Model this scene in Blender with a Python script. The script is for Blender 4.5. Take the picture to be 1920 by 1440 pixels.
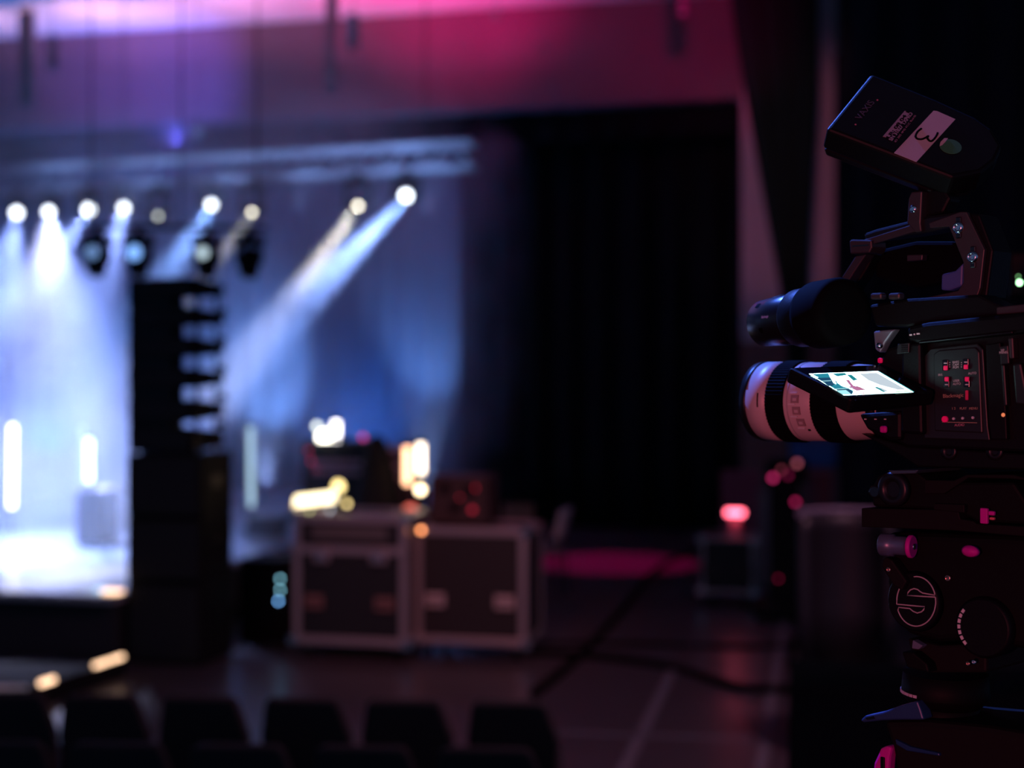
import bpy, bmesh, math, random
from mathutils import Vector, Matrix
random.seed(7)
PI = math.pi
SC = bpy.context.scene
COL = SC.collection
for o in list(bpy.data.objects): bpy.data.objects.remove(o)

# ------------------------------------------------------------------ camera
F = 1920*50/36.0           # focal length in pixels
HZ = 720.0                 # horizon row
EYE = 2.1
cam_d = bpy.data.cameras.new('camera'); cam = bpy.data.objects.new('camera', cam_d); COL.objects.link(cam)
cam.location = (0, 0, EYE); cam.rotation_euler = (PI/2, 0, 0)
cam_d.lens = 50; cam_d.sensor_width = 36; cam_d.clip_start = .05; cam_d.clip_end = 200
cam_d.dof.use_dof = True; cam_d.dof.focus_distance = 1.46; cam_d.dof.aperture_fstop = 2.9
SC.camera = cam
SC.view_settings.view_transform = 'Standard'; SC.view_settings.look = 'None'
SC.view_settings.gamma = 1; SC.view_settings.use_curve_mapping = False
SC.view_settings.exposure = 0.0
SC.cycles.use_denoising = True
SC.cycles.max_bounces = 6; SC.cycles.diffuse_bounces = 3; SC.cycles.glossy_bounces = 3
SC.cycles.volume_bounces = 1; SC.cycles.volume_step_rate = 2.0
SC.cycles.sample_clamp_indirect = 3.0
w = bpy.data.worlds.new('dark_hall'); SC.world = w; w.use_nodes = True
w.node_tree.nodes['Background'].inputs[0].default_value = (.25, .45, 1, 1)
w.node_tree.nodes['Background'].inputs[1].default_value = .18

# ------------------------------------------------------------------ frames
A = .23; TH = math.atan(A)             # the stage is turned by TH against the camera
def P(px, py, Y): return Vector(((px-960)/F*Y, Y, EYE-(py-HZ)/F*Y))
def stY(px, D): return D/(1+A*(px-960)/F)
def st(px, py, D): return P(px, py, stY(px, D))
def stz(px, D, z=0):
    v = st(px, 0, D); v.z = z; return v
def su(px, D):                          # coordinate along the stage line through (0,D)
    v = st(px, 0, D); return v.x/math.cos(TH)
def sz(px, py, D): return st(px, py, D).z
RS = -TH

# ------------------------------------------------------------------ lights
def aim(o, target): o.rotation_euler = (Vector(target)-o.location).to_track_quat('-Z', 'Y').to_euler()
def spot(name, loc, target, power, col, deg, blend=.3, r=.05):
    d = bpy.data.lights.new(name, 'SPOT'); d.energy = power; d.color = col
    d.spot_size = math.radians(deg); d.spot_blend = blend; d.shadow_soft_size = r
    o = bpy.data.objects.new(name, d); COL.objects.link(o); o.location = loc; aim(o, target); return o
def area(name, loc, target, power, col, sx, sy=None):
    d = bpy.data.lights.new(name, 'AREA'); d.energy = power; d.color = col; d.size = sx
    if sy: d.shape = 'RECTANGLE'; d.size_y = sy
    o = bpy.data.objects.new(name, d); COL.objects.link(o); o.location = loc; aim(o, target); return o
BLUE = (.22, .42, 1); ICE = (.27, .39, 1); CREAM = (1, .93, .78); PINK = (1, .03, .25); VIOLET = (.5, .45, 1)
DT = 16.5                                # depth of the lighting truss
# beams: (px, py) lamp, (px, py, D) target, power, colour, cone
BEAMS = [
 ((32, 398), (-100, 1000, 12.5), 5200, ICE, 30), ((92, 396), (200, 1000, 13), 5200, ICE, 30),
 ((167, 392), (-150, 800, 13), 6500, ICE, 20), ((233, 389), (60, 900, 13.5), 4500, ICE, 28),
 ((397, 382), (150, 760, 13.5), 4000, BLUE, 18), ((762, 366), (400, 730, 13.6), 15000, (.26, .42, 1), 15),
 ((672, 385), (500, 620, 14), 5500, CREAM, 9), ((473, 397), (350, 560, 14), 1600, CREAM, 8),
]
for i, (a, t, pw, c, dg) in enumerate(BEAMS):
    spot('beam_lamp', st(a[0], a[1]+6, DT-.28), st(*t), pw, c, dg, .8, .04)
# blue washes over backdrop and deck
spot('deck_wash', st(92, 404, 16.2), stz(70, 12.4, .6), 3300, (.56, .6, 1), 34, 1, .05)
for px, pw in ((60, 900), (330, 900), (600, 1000), (690, 500)):
    spot('batten_uplight', st(px, 925, 20.0), st(px, 420, 20.6), pw, (.05, .24, 1), 95, .9, .08)
spot('curtain_uplight', st(800, 920, 19.6), st(792, 560, 20.6), 900, (.27, .44, 1), 46, .9, .06)
spot('curtain_uplight', st(500, 910, 19.2), st(490, 700, 20.6), 1900, (.30, .45, 1), 50, .9, .06)
spot('header_wash', st(335, 262, 17.0), st(285, 150, 20), 1500, (.13, .13, 1), 56, 1, .06)
# unseen pink spots on ceiling and wall, low red house light on the camera position
for px, pw, c in ((-70, 75, (1, .50, .72)), (115, 60, (1, .50, .72)), (200, 70, (1, .45, .75)), (360, 80, (1, .35, .65)), (520, 90, (1, .22, .5)), (680, 105, (1, .06, .30)), (830, 105, (1, .03, .27)), (960, 50, (1, .0, .22))):
    a = st(px, 165, 18.4); spot('ceiling_fill', a, a+Vector((.1, .45, 1.0)), pw, c, 100, .9, .06)  # floating spots added to brighten the ceiling, no fixtures
for px in (60, 233, 397, 560, 700, 800):
    a = st(px, 400, 15.6); spot('truss_fill', a, a+Vector((0, .75, 1)), 85, (.24, .42, 1), 70, .8, .06)  # added spots brighten the truss in place of lamp spill
spot('pink_wash', st(760, -90, 15.5), st(870, -30, 20), 620, (1, .0, .2), 50, 1, .1)
spot('pink_wash', st(200, -90, 15.5), st(250, 10, 20), 330, (1, .08, .35), 56, 1, .1)
spot('pink_wash', st(1300, -60, 16.0), st(1300, 40, 20), 150, (1, .0, .2), 60, 1, .1)
spot('wall_white', st(640, -90, 14.5), st(600, 170, 20), 18, (.8, .8, 1), 34, 1, .2)
spot('column_wash', (1.6, 10.5, 5.6), st(1480, 330, 20), 270, (1, .25, .36), 26, .7, .15)
spot('floor_wash', st(1150, 240, 18.0), stz(1150, 17.0, 0), 1800, (1, .0, .25), 24, .5, .05)
spot('hall_lamp', (-1.5, -2.1, 2.05), (.5, 1.5, 2.05), 230, (1, .15, .20), 34, .6, .10)
spot('stage_side_lamp', (-1.6, 5.0, 7.0), (.45, 1.5, 2.1), 4500, (.08, .19, 1), 16, .4, .10)
spot('case_fill', (-1.5, 3.0, 4.6), (-.6, 10.6, .6), 640, (1, .26, .28), 21, .8, .2)  # added spot that brightens the road cases, no fixture
spot('floor_spot', (2.5, 6, 5.5), (.2, 8.3, 0), 480, (1, .42, .62), 84, .9, .3)  # unseen spot over the floor, no fixture modelled

# ------------------------------------------------------------------ materials
MATS = {}
def mat(name, col, rough=.5, metal=0, emit=None, es=0, bump=0, bscale=60, spec=.5, var=0, vscale=3, coat=0):
    if name in MATS: return MATS[name]
    m = bpy.data.materials.new(name); m.use_nodes = True; nt = m.node_tree
    b = nt.nodes['Principled BSDF']
    b.inputs['Base Color'].default_value = (*col, 1); b.inputs['Roughness'].default_value = rough
    b.inputs['Metallic'].default_value = metal; b.inputs['Specular IOR Level'].default_value = spec
    b.inputs['Coat Weight'].default_value = coat
    if emit: b.inputs['Emission Color'].default_value = (*emit, 1); b.inputs['Emission Strength'].default_value = es
    tc = nt.nodes.new('ShaderNodeTexCoord')
    if var:
        n = nt.nodes.new('ShaderNodeTexNoise'); n.inputs['Scale'].default_value = vscale; n.inputs['Detail'].default_value = 4
        nt.links.new(tc.outputs['Object'], n.inputs['Vector'])
        r = nt.nodes.new('ShaderNodeMapRange'); r.inputs[3].default_value = 1-var; r.inputs[4].default_value = 1+var
        nt.links.new(n.outputs[0], r.inputs[0])
        mx = nt.nodes.new('ShaderNodeVectorMath'); mx.operation = 'SCALE'; mx.inputs[0].default_value = col
        nt.links.new(r.outputs[0], mx.inputs['Scale']); nt.links.new(mx.outputs[0], b.inputs['Base Color'])
    if bump:
        n = nt.nodes.new('ShaderNodeTexNoise'); n.inputs['Scale'].default_value = bscale; n.inputs['Detail'].default_value = 3
        nt.links.new(tc.outputs['Object'], n.inputs['Vector'])
        bp = nt.nodes.new('ShaderNodeBump'); bp.inputs['Strength'].default_value = bump; bp.inputs['Distance'].default_value = .01
        nt.links.new(n.outputs[0], bp.inputs['Height']); nt.links.new(bp.outputs[0], b.inputs['Normal'])
    MATS[name] = m; return m
M_black = mat('black_plastic', (.0025, .0025, .003), .5, spec=.14, bump=.05, bscale=400)
M_blackm = mat('black_metal', (.010, .010, .012), .36, .4, spec=.35)
M_gloss = mat('black_gloss', (.006, .006, .007), .12)
M_rubber = mat('black_rubber', (.0018, .0018, .002), .85, spec=.05)
M_bracket = mat('anodised_bracket', (.045, .035, .035), .45, .5)
M_white = mat('lens_white', (.50, .42, .39), .4)
M_wtrim = mat('lens_engraving', (.32, .28, .27), .5)
M_panel = mat('camera_panel', (.012, .014, .014), .42, .2, spec=.4)
M_steel = mat('bright_steel', (.7, .7, .7), .18, 1)
M_alu = mat('case_aluminium', (.42, .38, .38), .38, .7)
M_truss = mat('truss_aluminium', (.55, .57, .62), .5, .15)
M_casep = mat('case_panel', (.004, .007, .008), .5, bump=.1, bscale=80)
M_print = mat('printed_white', (.6, .6, .58), .6)
M_tape = mat('white_tape', (.42, .36, .35), .7, var=.06, vscale=30)
M_ink = mat('marker_ink', (.006, .006, .006), .95, spec=0)
M_green = mat('green_sticker', (.03, .16, .06), .6)
M_label = mat('small_label', (.26, .2, .2), .6)
M_red = mat('red_switch', (.8, .01, .12), .5, emit=(1, .0, .12), es=.18)
M_magenta = mat('magenta_knob', (.55, .004, .32), .5, spec=.2)
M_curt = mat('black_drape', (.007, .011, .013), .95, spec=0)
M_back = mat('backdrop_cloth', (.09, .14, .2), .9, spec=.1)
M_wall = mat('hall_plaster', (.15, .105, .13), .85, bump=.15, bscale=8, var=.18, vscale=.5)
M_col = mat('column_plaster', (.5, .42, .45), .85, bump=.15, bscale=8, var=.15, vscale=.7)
M_ceil = mat('ceiling_paint', (.7, .66, .68), .8, var=.08, vscale=.6)
M_deck = mat('stage_deck', (.30, .32, .36), .28, bump=.06, bscale=3, var=.25, vscale=1.4)
M_floor = mat('hall_floor', (.05, .044, .052), .30, bump=.02, bscale=2, var=.3, vscale=.8)
M_line = mat('court_line', (.11, .11, .13), .4)
M_cab = mat('speaker_black', (.005, .005, .006), .7, spec=.15, bump=.1, bscale=150)
M_grille = mat('speaker_grille', (.005, .005, .006), .7)
M_seat = mat('seat_fabric', (.012, .009, .010), .85, bump=.2, bscale=200)
M_lens = mat('front_glass', (.02, .02, .03), .04, coat=1)
def em(name, c, s): return mat(name, (.05, .05, .05), .4, emit=c, es=s)
M_lampW = em('lamp_face_white', (.8, .88, 1), 9)
M_lampC = em('lamp_face_cream', (1, .95, .8), 9)
M_lampD = em('lamp_face_dim', (.75, .82, .75), 5)
M_tubeW = em('tube_white', (1, .95, .95), 7)
M_tubeI = em('tube_ice', (.75, .93, 1), 5)
M_tubeB = em('tube_blue', (.38, .62, .85), 1.2)
M_tubeC = em('tube_pale_blue', (.5, .75, .95), 1.3)
M_tubeO = em('tube_warm', (1, .5, .28), 5)
M_amber = em('amber_led', (1, .33, .12), 7)
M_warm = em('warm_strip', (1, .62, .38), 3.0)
M_pinkled = em('pink_led', (1, .04, .25), 1.6)
M_pinkb = em('pink_beacon', (1, .12, .2), 8)
M_cyanled = em('cyan_led', (.25, .6, .75), 6)
M_blueled = em('blue_led', (.2, .5, 1), 8)
M_greenled = em('green_led', (.45, 1, .5), 14)
M_yell = em('yellow_lamp', (1, .75, .3), 4)

# ------------------------------------------------------------------ mesh builder
class MB:
    def __init__(s): s.v = []; s.f = []; s.mi = []; s.sm = []; s.mats = []; s.M = Matrix.Identity(4)
    def use(s, m):
        if m not in s.mats: s.mats.append(m)
        s.cur = s.mats.index(m); return s
    def add(s, vs, fs, smooth=False):
        b = len(s.v)
        for p in vs: s.v.append(tuple(s.M @ Vector(p)))
        for i, f in enumerate(fs):
            s.f.append([b+k for k in f]); s.mi.append(s.cur); s.sm.append(smooth[i] if isinstance(smooth, list) else smooth)
        return s
    def box(s, c, d, tilt=None):
        x, y, z = c; a, b, h = d[0]/2, d[1]/2, d[2]/2
        vs = [Vector((i*a, j*b, k*h)) for i in (-1, 1) for j in (-1, 1) for k in (-1, 1)]
        if tilt is not None: vs = [tilt @ q for q in vs]
        return s.add([q+Vector(c) for q in vs], [(0,1,3,2),(4,6,7,5),(0,4,5,1),(2,3,7,6),(0,2,6,4),(1,5,7,3)])
    def hexa(s, lo, hi):          # two quads joined
        return s.add(list(lo)+list(hi), [(3,2,1,0),(4,5,6,7),(0,1,5,4),(1,2,6,5),(2,3,7,6),(3,0,4,7)])
    def prism(s, pts, y0, y1):    # polygon in x,z extruded along y
        n = len(pts)
        vs = [(p[0], y0, p[1]) for p in pts]+[(p[0], y1, p[1]) for p in pts]
        return s.add(vs, [list(range(n)), list(range(2*n-1, n-1, -1))]+[(i, i+n, (i+1)%n+n, (i+1)%n) for i in range(n)])
    def lathe(s, p0, p1, prof, n=32, cap=True, smooth=True, squash=1):  # prof: (distance along, radius)
        p0 = Vector(p0); d = (Vector(p1)-p0).normalized()
        u = d.orthogonal().normalized(); v = d.cross(u)
        if abs(d.z) < .9: u = d.cross(Vector((0,0,1))).normalized(); v = u.cross(d)
        vs = []; fs = []; sm = []
        for t, r in prof:
            for k in range(n):
                a = 2*PI*k/n; vs.append(p0+d*t+u*(r*math.cos(a))+v*(r*squash*math.sin(a)))
        for i in range(len(prof)-1):
            for k in range(n):
                fs.append((i*n+k, i*n+(k+1)%n, (i+1)*n+(k+1)%n, (i+1)*n+k)); sm.append(smooth)
        if cap:
            fs.append(list(range(n-1, -1, -1))); sm.append(False)
            fs.append([(len(prof)-1)*n+k for k in range(n)]); sm.append(False)
        return s.add(vs, fs, sm)
    def cyl(s, p0, p1, r, n=20, r2=None):
        L = (Vector(p1)-Vector(p0)).length
        return s.lathe(p0, p1, [(0, r), (L, r if r2 is None else r2)], n)
    def tube(s, pts, r, n=8, closed=False):
        pts = [Vector(p) for p in pts]; m = len(pts); vs = []; fs = []
        up = Vector((0, 0, 1))
        for i, p in enumerate(pts):
            a = pts[(i-1) % m] if (closed or i) else p; b = pts[(i+1) % m] if (closed or i < m-1) else p
            d = (b-a).normalized(); u = d.cross(up)
            u = u.normalized() if u.length > .05 else d.cross(Vector((0,1,0))).normalized()
            v = u.cross(d)
            for k in range(n):
                t = 2*PI*k/n; vs.append(p+u*(r*math.cos(t))+v*(r*math.sin(t)))
        for i in range(m if closed else m-1):
            j = (i+1) % m
            for k in range(n): fs.append((i*n+k, i*n+(k+1)%n, j*n+(k+1)%n, j*n+k))
        sm = [True]*len(fs)
        if not closed: fs += [list(range(n-1, -1, -1)), [(m-1)*n+k for k in range(n)]]; sm += [False, False]
        return s.add(vs, fs, sm)
    def build(s, name, parent=None, bevel=0, seg=2, loc=None, rz=None):
        me = bpy.data.meshes.new(name); me.from_pydata(s.v, [], s.f)
        for m in s.mats: me.materials.append(m)
        me.polygons.foreach_set('material_index', s.mi); me.polygons.foreach_set('use_smooth', s.sm)
        bm = bmesh.new(); bm.from_mesh(me); bmesh.ops.recalc_face_normals(bm, faces=bm.faces); bm.to_mesh(me); bm.free()
        o = bpy.data.objects.new(name, me); COL.objects.link(o)
        if parent: o.parent = parent
        if loc is not None: o.location = loc
        if rz is not None: o.rotation_euler = (0, 0, rz)
        if bevel:
            b = o.modifiers.new('edge', 'BEVEL'); b.width = bevel; b.segments = seg; b.limit_method = 'ANGLE'; b.angle_limit = .6
        return o
def mb(m): return MB().use(m)
def tag(o, label, cat=None, group=None, kind=None):
    o['label'] = label
    if cat: o['category'] = cat
    if group: o['group'] = group
    if kind: o['kind'] = kind
    return o
def thing(name, label, cat, loc=(0,0,0), rz=0, group=None):
    o = bpy.data.objects.new(name, None); COL.objects.link(o); o.location = loc; o.rotation_euler = (0, 0, rz)
    o.empty_display_size = .1
    return tag(o, label, cat, group)
def struct(o): o['kind'] = 'structure'; return o
def dup(root, loc, rz, label=None, group=None):
    r = root.copy(); COL.objects.link(r); r.location = loc; r.rotation_euler = (0, 0, rz)
    if label: r['label'] = label
    if group: r['group'] = group
    for ch in list(root.children):
        c = ch.copy(); COL.objects.link(c); c.parent = r
        for g in list(ch.children):
            d = g.copy(); COL.objects.link(d); d.parent = c
    return r
def text(name, body, m, parent, origin, xdir, ydir, size, depth=.0003, bold=0, width=None):
    cu = bpy.data.curves.new(name, 'FONT'); cu.body = body; cu.size = size; cu.extrude = depth; cu.offset = bold
    cu.align_x = 'CENTER'; cu.align_y = 'CENTER'
    o = bpy.data.objects.new(name, cu); COL.objects.link(o)
    dg = bpy.context.evaluated_depsgraph_get(); me = bpy.data.meshes.new_from_object(o.evaluated_get(dg))
    bpy.data.objects.remove(o); me.materials.clear(); me.materials.append(m)
    x = Vector(xdir).normalized(); y = Vector(ydir); y = (y-x*y.dot(x)).normalized(); z = x.cross(y)
    R = Matrix((x, y, z)).transposed().to_4x4(); R.translation = Vector(origin)
    if width:
        xs = [v.co.x for v in me.vertices]; k = width/(max(xs)-min(xs))
        me.transform(Matrix.Diagonal((k, 1, 1, 1)))
    me.transform(R)
    q = bpy.data.objects.new(name, me); COL.objects.link(q); q.parent = parent
    return q

# ================================================================== ROOM
DW = 20.0                                 # proscenium wall depth at the picture's middle
zc = sz(640, 34, DW)                      # ceiling height
uL, uR = su(-700, DW), su(1566, DW)
uO = su(1390, DW)                         # right edge of the opening
zh = sz(960, 203, DW)                     # underside of the header
def frame(D): return Vector((0, D, 0))
# floor, with court lines as their own geometry
struct(mb(M_floor).box((0, 11, -.05), (44, 34, .1)).build('floor'))
struct(mb(M_ceil).box((0, 11, zc+.1), (44, 34, .2)).build('ceiling'))
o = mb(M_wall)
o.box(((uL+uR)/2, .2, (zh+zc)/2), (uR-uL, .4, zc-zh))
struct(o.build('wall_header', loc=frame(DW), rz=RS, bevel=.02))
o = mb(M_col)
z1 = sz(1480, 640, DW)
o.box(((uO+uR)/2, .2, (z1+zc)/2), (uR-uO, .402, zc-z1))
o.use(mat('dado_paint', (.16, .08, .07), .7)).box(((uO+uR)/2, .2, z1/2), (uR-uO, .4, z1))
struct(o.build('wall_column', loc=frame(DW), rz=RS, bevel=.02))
struct(mb(mat('back_wall_paint', (.03, .03, .035), .9)).box((0, 4, zc/2), (44, .3, zc)).build('wall_back', loc=frame(DW), rz=RS))
# line markings on the floor (kept as one trim each)
def ground_line(name, a, b, wd):
    a = P(a[0], a[1], EYE*F/(a[1]-HZ)); b = P(b[0], b[1], EYE*F/(b[1]-HZ)); a.z = b.z = 0
    d = (b-a).normalized(); n = Vector((-d.y, d.x, 0))*wd/2
    up = Vector((0, 0, .003))
    return struct(mb(M_line).hexa([a-n, a+n, b+n, b-n], [a-n+up, a+n+up, b+n+up, b-n+up]).build(name))
ground_line('trim_1', (1165, 1452), (1262, 1255), .07)
ground_line('trim_2', (1425, 1448), (1480, 1100), .07)
ground_line('trim_3', (1020, 1372), (1560, 1392), .05)

# curtains ---------------------------------------------------------
def drape(name, m, D, pxa, pxb, zlo, zhi, amp, wl, label, cat, seed=0, thick=.012):
    rnd = random.Random(seed); ua, ub = su(pxa, D), su(pxb, D)
    n = max(8, int((ub-ua)/wl*10)); pts = []
    ph = 0
    for i in range(n+1):
        ph += 2*PI/10*(1+rnd.uniform(-.35, .35)); k = .7+.5*rnd.random()
        pts.append((ua+(ub-ua)*i/n, amp*math.sin(ph)*k))
    s = mb(m); H = 6; vs = []; fs = []
    for j in range(H+1):
        t = j/H; z = zlo+(zhi-zlo)*t
        for x, y in pts: vs.append((x, y*(1-.35*t), z))
    W = n+1
    for j in range(H):
        for i in range(n): fs.append((j*W+i, j*W+i+1, (j+1)*W+i+1, (j+1)*W+i))
    s.add(vs, fs, True)
    o = s.build(name, loc=frame(D), rz=RS)
    so = o.modifiers.new('cloth', 'SOLIDIFY'); so.thickness = thick
    return tag(o, label, cat)
DBK = 20.7
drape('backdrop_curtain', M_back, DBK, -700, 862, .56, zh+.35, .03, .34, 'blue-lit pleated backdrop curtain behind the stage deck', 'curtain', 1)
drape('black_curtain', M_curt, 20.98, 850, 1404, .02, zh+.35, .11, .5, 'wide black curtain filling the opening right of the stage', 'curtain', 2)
drape('valance', M_curt, 20.36, -700, 1392, zh-.45, zh+.3, .05, .5, 'narrow black valance hanging under the magenta wall above the stage', 'valance', 3)
drape('side_curtain', mat('side_drape', (.010, .013, .02), .9, spec=.1), 15.0, 1574, 2120, .02, zc-.05, .08, .45, 'black floor-length side curtain behind the camcorder at far right', 'curtain', 4)
# gathered dark green drape hanging as a wedge in front of the column
s = mb(mat('green_drape', (.012, .03, .026), .85, spec=.15))
D = 19.3
rows = [(-70, 1362, 1536), (60, 1378, 1535), (180, 1398, 1534), (300, 1420, 1528), (420, 1441, 1522), (540, 1463, 1517), (640, 1474, 1514), (760, 1478, 1513), (905, 1480, 1515)]
vs = []; nn = 24
for py, xa, xb in rows:
    for i in range(nn+1):
        px = xa+(xb-xa)*i/nn
        vs.append((su(px, D), .05*math.sin(i*1.9)+.03*math.cos(i*.8), sz(px, py, D)))
fs = [(j*(nn+1)+i, j*(nn+1)+i+1, (j+1)*(nn+1)+i+1, (j+1)*(nn+1)+i) for j in range(len(rows)-1) for i in range(nn)]
o = s.add(vs, fs, True).build('tied_drape', loc=frame(D), rz=RS); m_ = o.modifiers.new('cloth', 'SOLIDIFY'); m_.thickness = .012
tag(o, 'dark green gathered drape narrowing downward in front of the pink column', 'curtain')

# ================================================================== STAGE
DS = 9.9
zd = .528
# deck outline in stage frame, origin (0,DS)
uE = su(215, DS)
t = thing('stage_platform', 'low stage platform with glossy white-blue lit deck at left', 'stage', stz(-100, DS), RS)
off = su(-100, DS)
def ds(px, D=DS): return su(px, D)-off
depth = (20.5-DS)*math.cos(TH)
mb(M_deck).box(((ds(-700)+ds(215))/2, depth/2, zd-.03), (ds(215)-ds(-700), depth, .06)).build('deck', t, .008)
mb(mat('stage_skirt', (.012, .013, .018), .8)).box(((ds(-700)+ds(215))/2, depth/2+.03, (zd-.06)/2), (ds(215)-ds(-700)-.06, depth-.06, zd-.06)).build('skirt', t)
mb(M_alu).box(((ds(-700)+ds(215))/2, -.012, zd-.035), (ds(215)-ds(-700), .02, .05)).build('edge_trim', t, .004)
o = mb(M_warm)  # glow put into the corner plates, which are no lamps
o.box((ds(199), .10, zd+.012), (.14, .09, .02)); o2 = o.build('edge_plate', t, .004); tag(o2, 'warm white glowing plate at the deck corner')
mb(em('pale_strip', (.5, .75, 1), 1.6)).box((ds(168), .16, zd+.012), (.07, .07, .02)).build('edge_plate', t, .004)
# low catwalk before the stage, light caught by its trim put in as glow
def gp(px, py, z=0):
    Y = (EYE-z)*F/(py-HZ); v = P(px, py, Y); v.z = z; return v
c0, c1, c2 = gp(-300, 1299, .14), gp(52, 1293, .14), gp(236, 1232, .14)
c3 = c2+Vector((-2.4, .35, 0)); c4 = c0+Vector((-.3, .9, 0))
dn = Vector((0, 0, -.14))
s = mb(M_cab); pts = [c0, c1, c2, c3, c4]; n = 5
s.add(pts+[p+dn for p in pts], [list(range(5)), list(range(9, 4, -1))]+[(i, i+5, (i+1)%5+5, (i+1)%5) for i in range(5)])
cen = (c0+c2)/2; cen.z = 0
t = thing('low_riser', 'low black riser in front of the stage with warm glowing trim along its slanted edge', 'platform')
s.build('platform', t, .01)
def strip(a, b, m, nm, r=.014):
    up = Vector((0, 0, .012)); return mb(m).tube([a+up, b+up], r).build(nm, t)
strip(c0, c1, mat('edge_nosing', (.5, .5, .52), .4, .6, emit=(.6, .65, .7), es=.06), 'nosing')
strip(c1.lerp(c2, .12), c1.lerp(c2, .24), M_warm, 'edge_glow', .02)
strip(c1.lerp(c2, .66), c1.lerp(c2, .80), M_warm, 'edge_glow', .016)
strip(c1.lerp(c2, .84), c1.lerp(c2, .96), M_warm, 'edge_glow', .016)

# subs -------------------------------------------------------------
def cabinet(name, label, cat, px0, px1, D, zlo, zhi, dep, group=None, handles=True):
    u0, u1 = su(px0, D), su(px1, D); wd = u1-u0
    base = st((px0+px1)/2, 0, D); base.z = zlo
    t = thing(name, label, cat, base, RS, group)
    h = zhi-zlo
    mb(M_cab).box((0, dep/2, h/2), (wd, dep, h)).build('cabinet', t, .012)
    mb(M_grille).box((0, -.012, h/2), (wd*.92, .02, h*.9)).build('grille', t, .006)
    if handles: mb(M_blackm).box((wd/2+.004, dep*.45, h*.55), (.012, .16, .09)).build('handle', t, .004)
    return t
zz = [0, .62, 1.10, 1.58]
labs = ['black subwoofer cabinet on the floor at the bottom of the stack', 'black subwoofer cabinet in the middle of the stack', 'black subwoofer cabinet on top of the stack under the line array']
for k in range(3):
    cabinet('subwoofer', labs[k], 'speaker', 237, 378, 10.05, zz[k], zz[k+1]-.004, .55, 'stacked subwoofers')

# line array ---------------------------------------------------------
DA = 10.1
t = thing('line_array', 'tall black line array speaker of six slatted cabinets standing on subwoofers', 'speaker', stz(300, DA, 1.585), RS-.12)
rowsA = [(521, 560), (576, 613), (632, 670), (690, 728), (748, 790), (800, 849)]
zb = 1.585
for k, (ya, yb) in enumerate(rowsA):
    za, zbm = sz(300, ya, DA)-zb, sz(300, yb, DA)-zb
    if k == 5: zbm = 0.0
    x0, x1 = su(231, DA)-su(300, DA), su(371, DA)-su(300, DA)
    x0, x1 = -.28, .28
    s = mb(M_cab); hh = za-zbm; mid = (za+zbm)/2
    s.add([(x0,0,zbm),(x1,0,zbm),(x1,0,za),(x0,0,za),(x0,.45,mid-hh*.28),(x1,.45,mid-hh*.28),(x1,.45,mid+hh*.28),(x0,.45,mid+hh*.28)],
          [(0,1,2,3),(5,4,7,6),(0,4,5,1),(1,5,6,2),(2,6,7,3),(3,7,4,0)])
    c = s.build('cabinet', t, .006)
    mb(M_grille).box((0, -.008, mid), (.52, .014, hh*.82)).build('grille', c, .003)
top = sz(300, 521, DA)-zb
s = mb(M_blackm)
for x in (-.285, .285):
    s.box((x, .05, top/2), (.012, .05, top)); s.box((x, .33, top/2), (.012, .03, top))
s.build('rigging_rail', t)
mb(M_blackm).box((-.09, .12, top/2), (.34, .16, top*.98)).build('rear_spine', t)
for k in range(5):
    mb(M_blackm).cyl((.30, .36, top*(k+.9)/6), (.34, .36, top*(k+.9)/6), .03).build('rigging_pin', t)

# truss ---------------------------------------------------------------
def truss_seg(name, label, D, pa, pb, ya, side):
    u0, u1 = su(pa, D), su(pb, D); a = st(pa, ya[0], D); b = st(pb, ya[1], D)
    t = thing(name, label, 'truss', a, 0)
    v = b-a; L = v.length; d = v.normalized(); up = Vector((0, 0, 1)); up = (up-d*up.dot(d)).normalized(); bk = d.cross(up)
    if bk.y < 0: bk = -bk
    h = side
    cs = [Vector((0,0,0)), up*h, bk*h, up*h+bk*h]
    for c in cs: mb(M_truss).cyl(c, c+v, .032).build('chord', t)
    s = mb(M_truss); n = int(L/.5); rr = .012
    for i in range(n):
        p, q = v*(i/n), v*((i+1)/n); mdl = v*((i+.5)/n)
        s.tube([p, mdl+up*h], rr, 6); s.tube([mdl+up*h, q], rr, 6)
        s.tube([p+bk*h, mdl+bk*h+up*h], rr, 6); s.tube([mdl+bk*h+up*h, q+bk*h], rr, 6)
        s.tube([p, mdl+bk*h], rr, 6); s.tube([mdl+bk*h, q], rr, 6)
    s.build('lacing', t)
    return t, a, b
tr, TA, TB = truss_seg('lighting_truss', 'long aluminium box truss with blue light on it above the stage', DT, -260, 884, (372, 311), .29)
for k, q in enumerate((.45, .93)):
    p = (TB-TA)*q; s = mb(M_blackm); s.tube([p+Vector((0,.15,.3)), Vector((p.x, p.y+.15, zc-TA.z))], .008, 6).build('hanging_cable', tr)
# point on the truss; the pink spots hang free of it
def truss_at(px):
    # linear parameter for column px
    lo, hi = 0., 1.
    for _ in range(40):
        m = (lo+hi)/2; p = TA.lerp(TB, m); x = 960+F*p.x/p.y
        if x < px: lo = m
        else: hi = m
    return TA.lerp(TB, lo)
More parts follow.
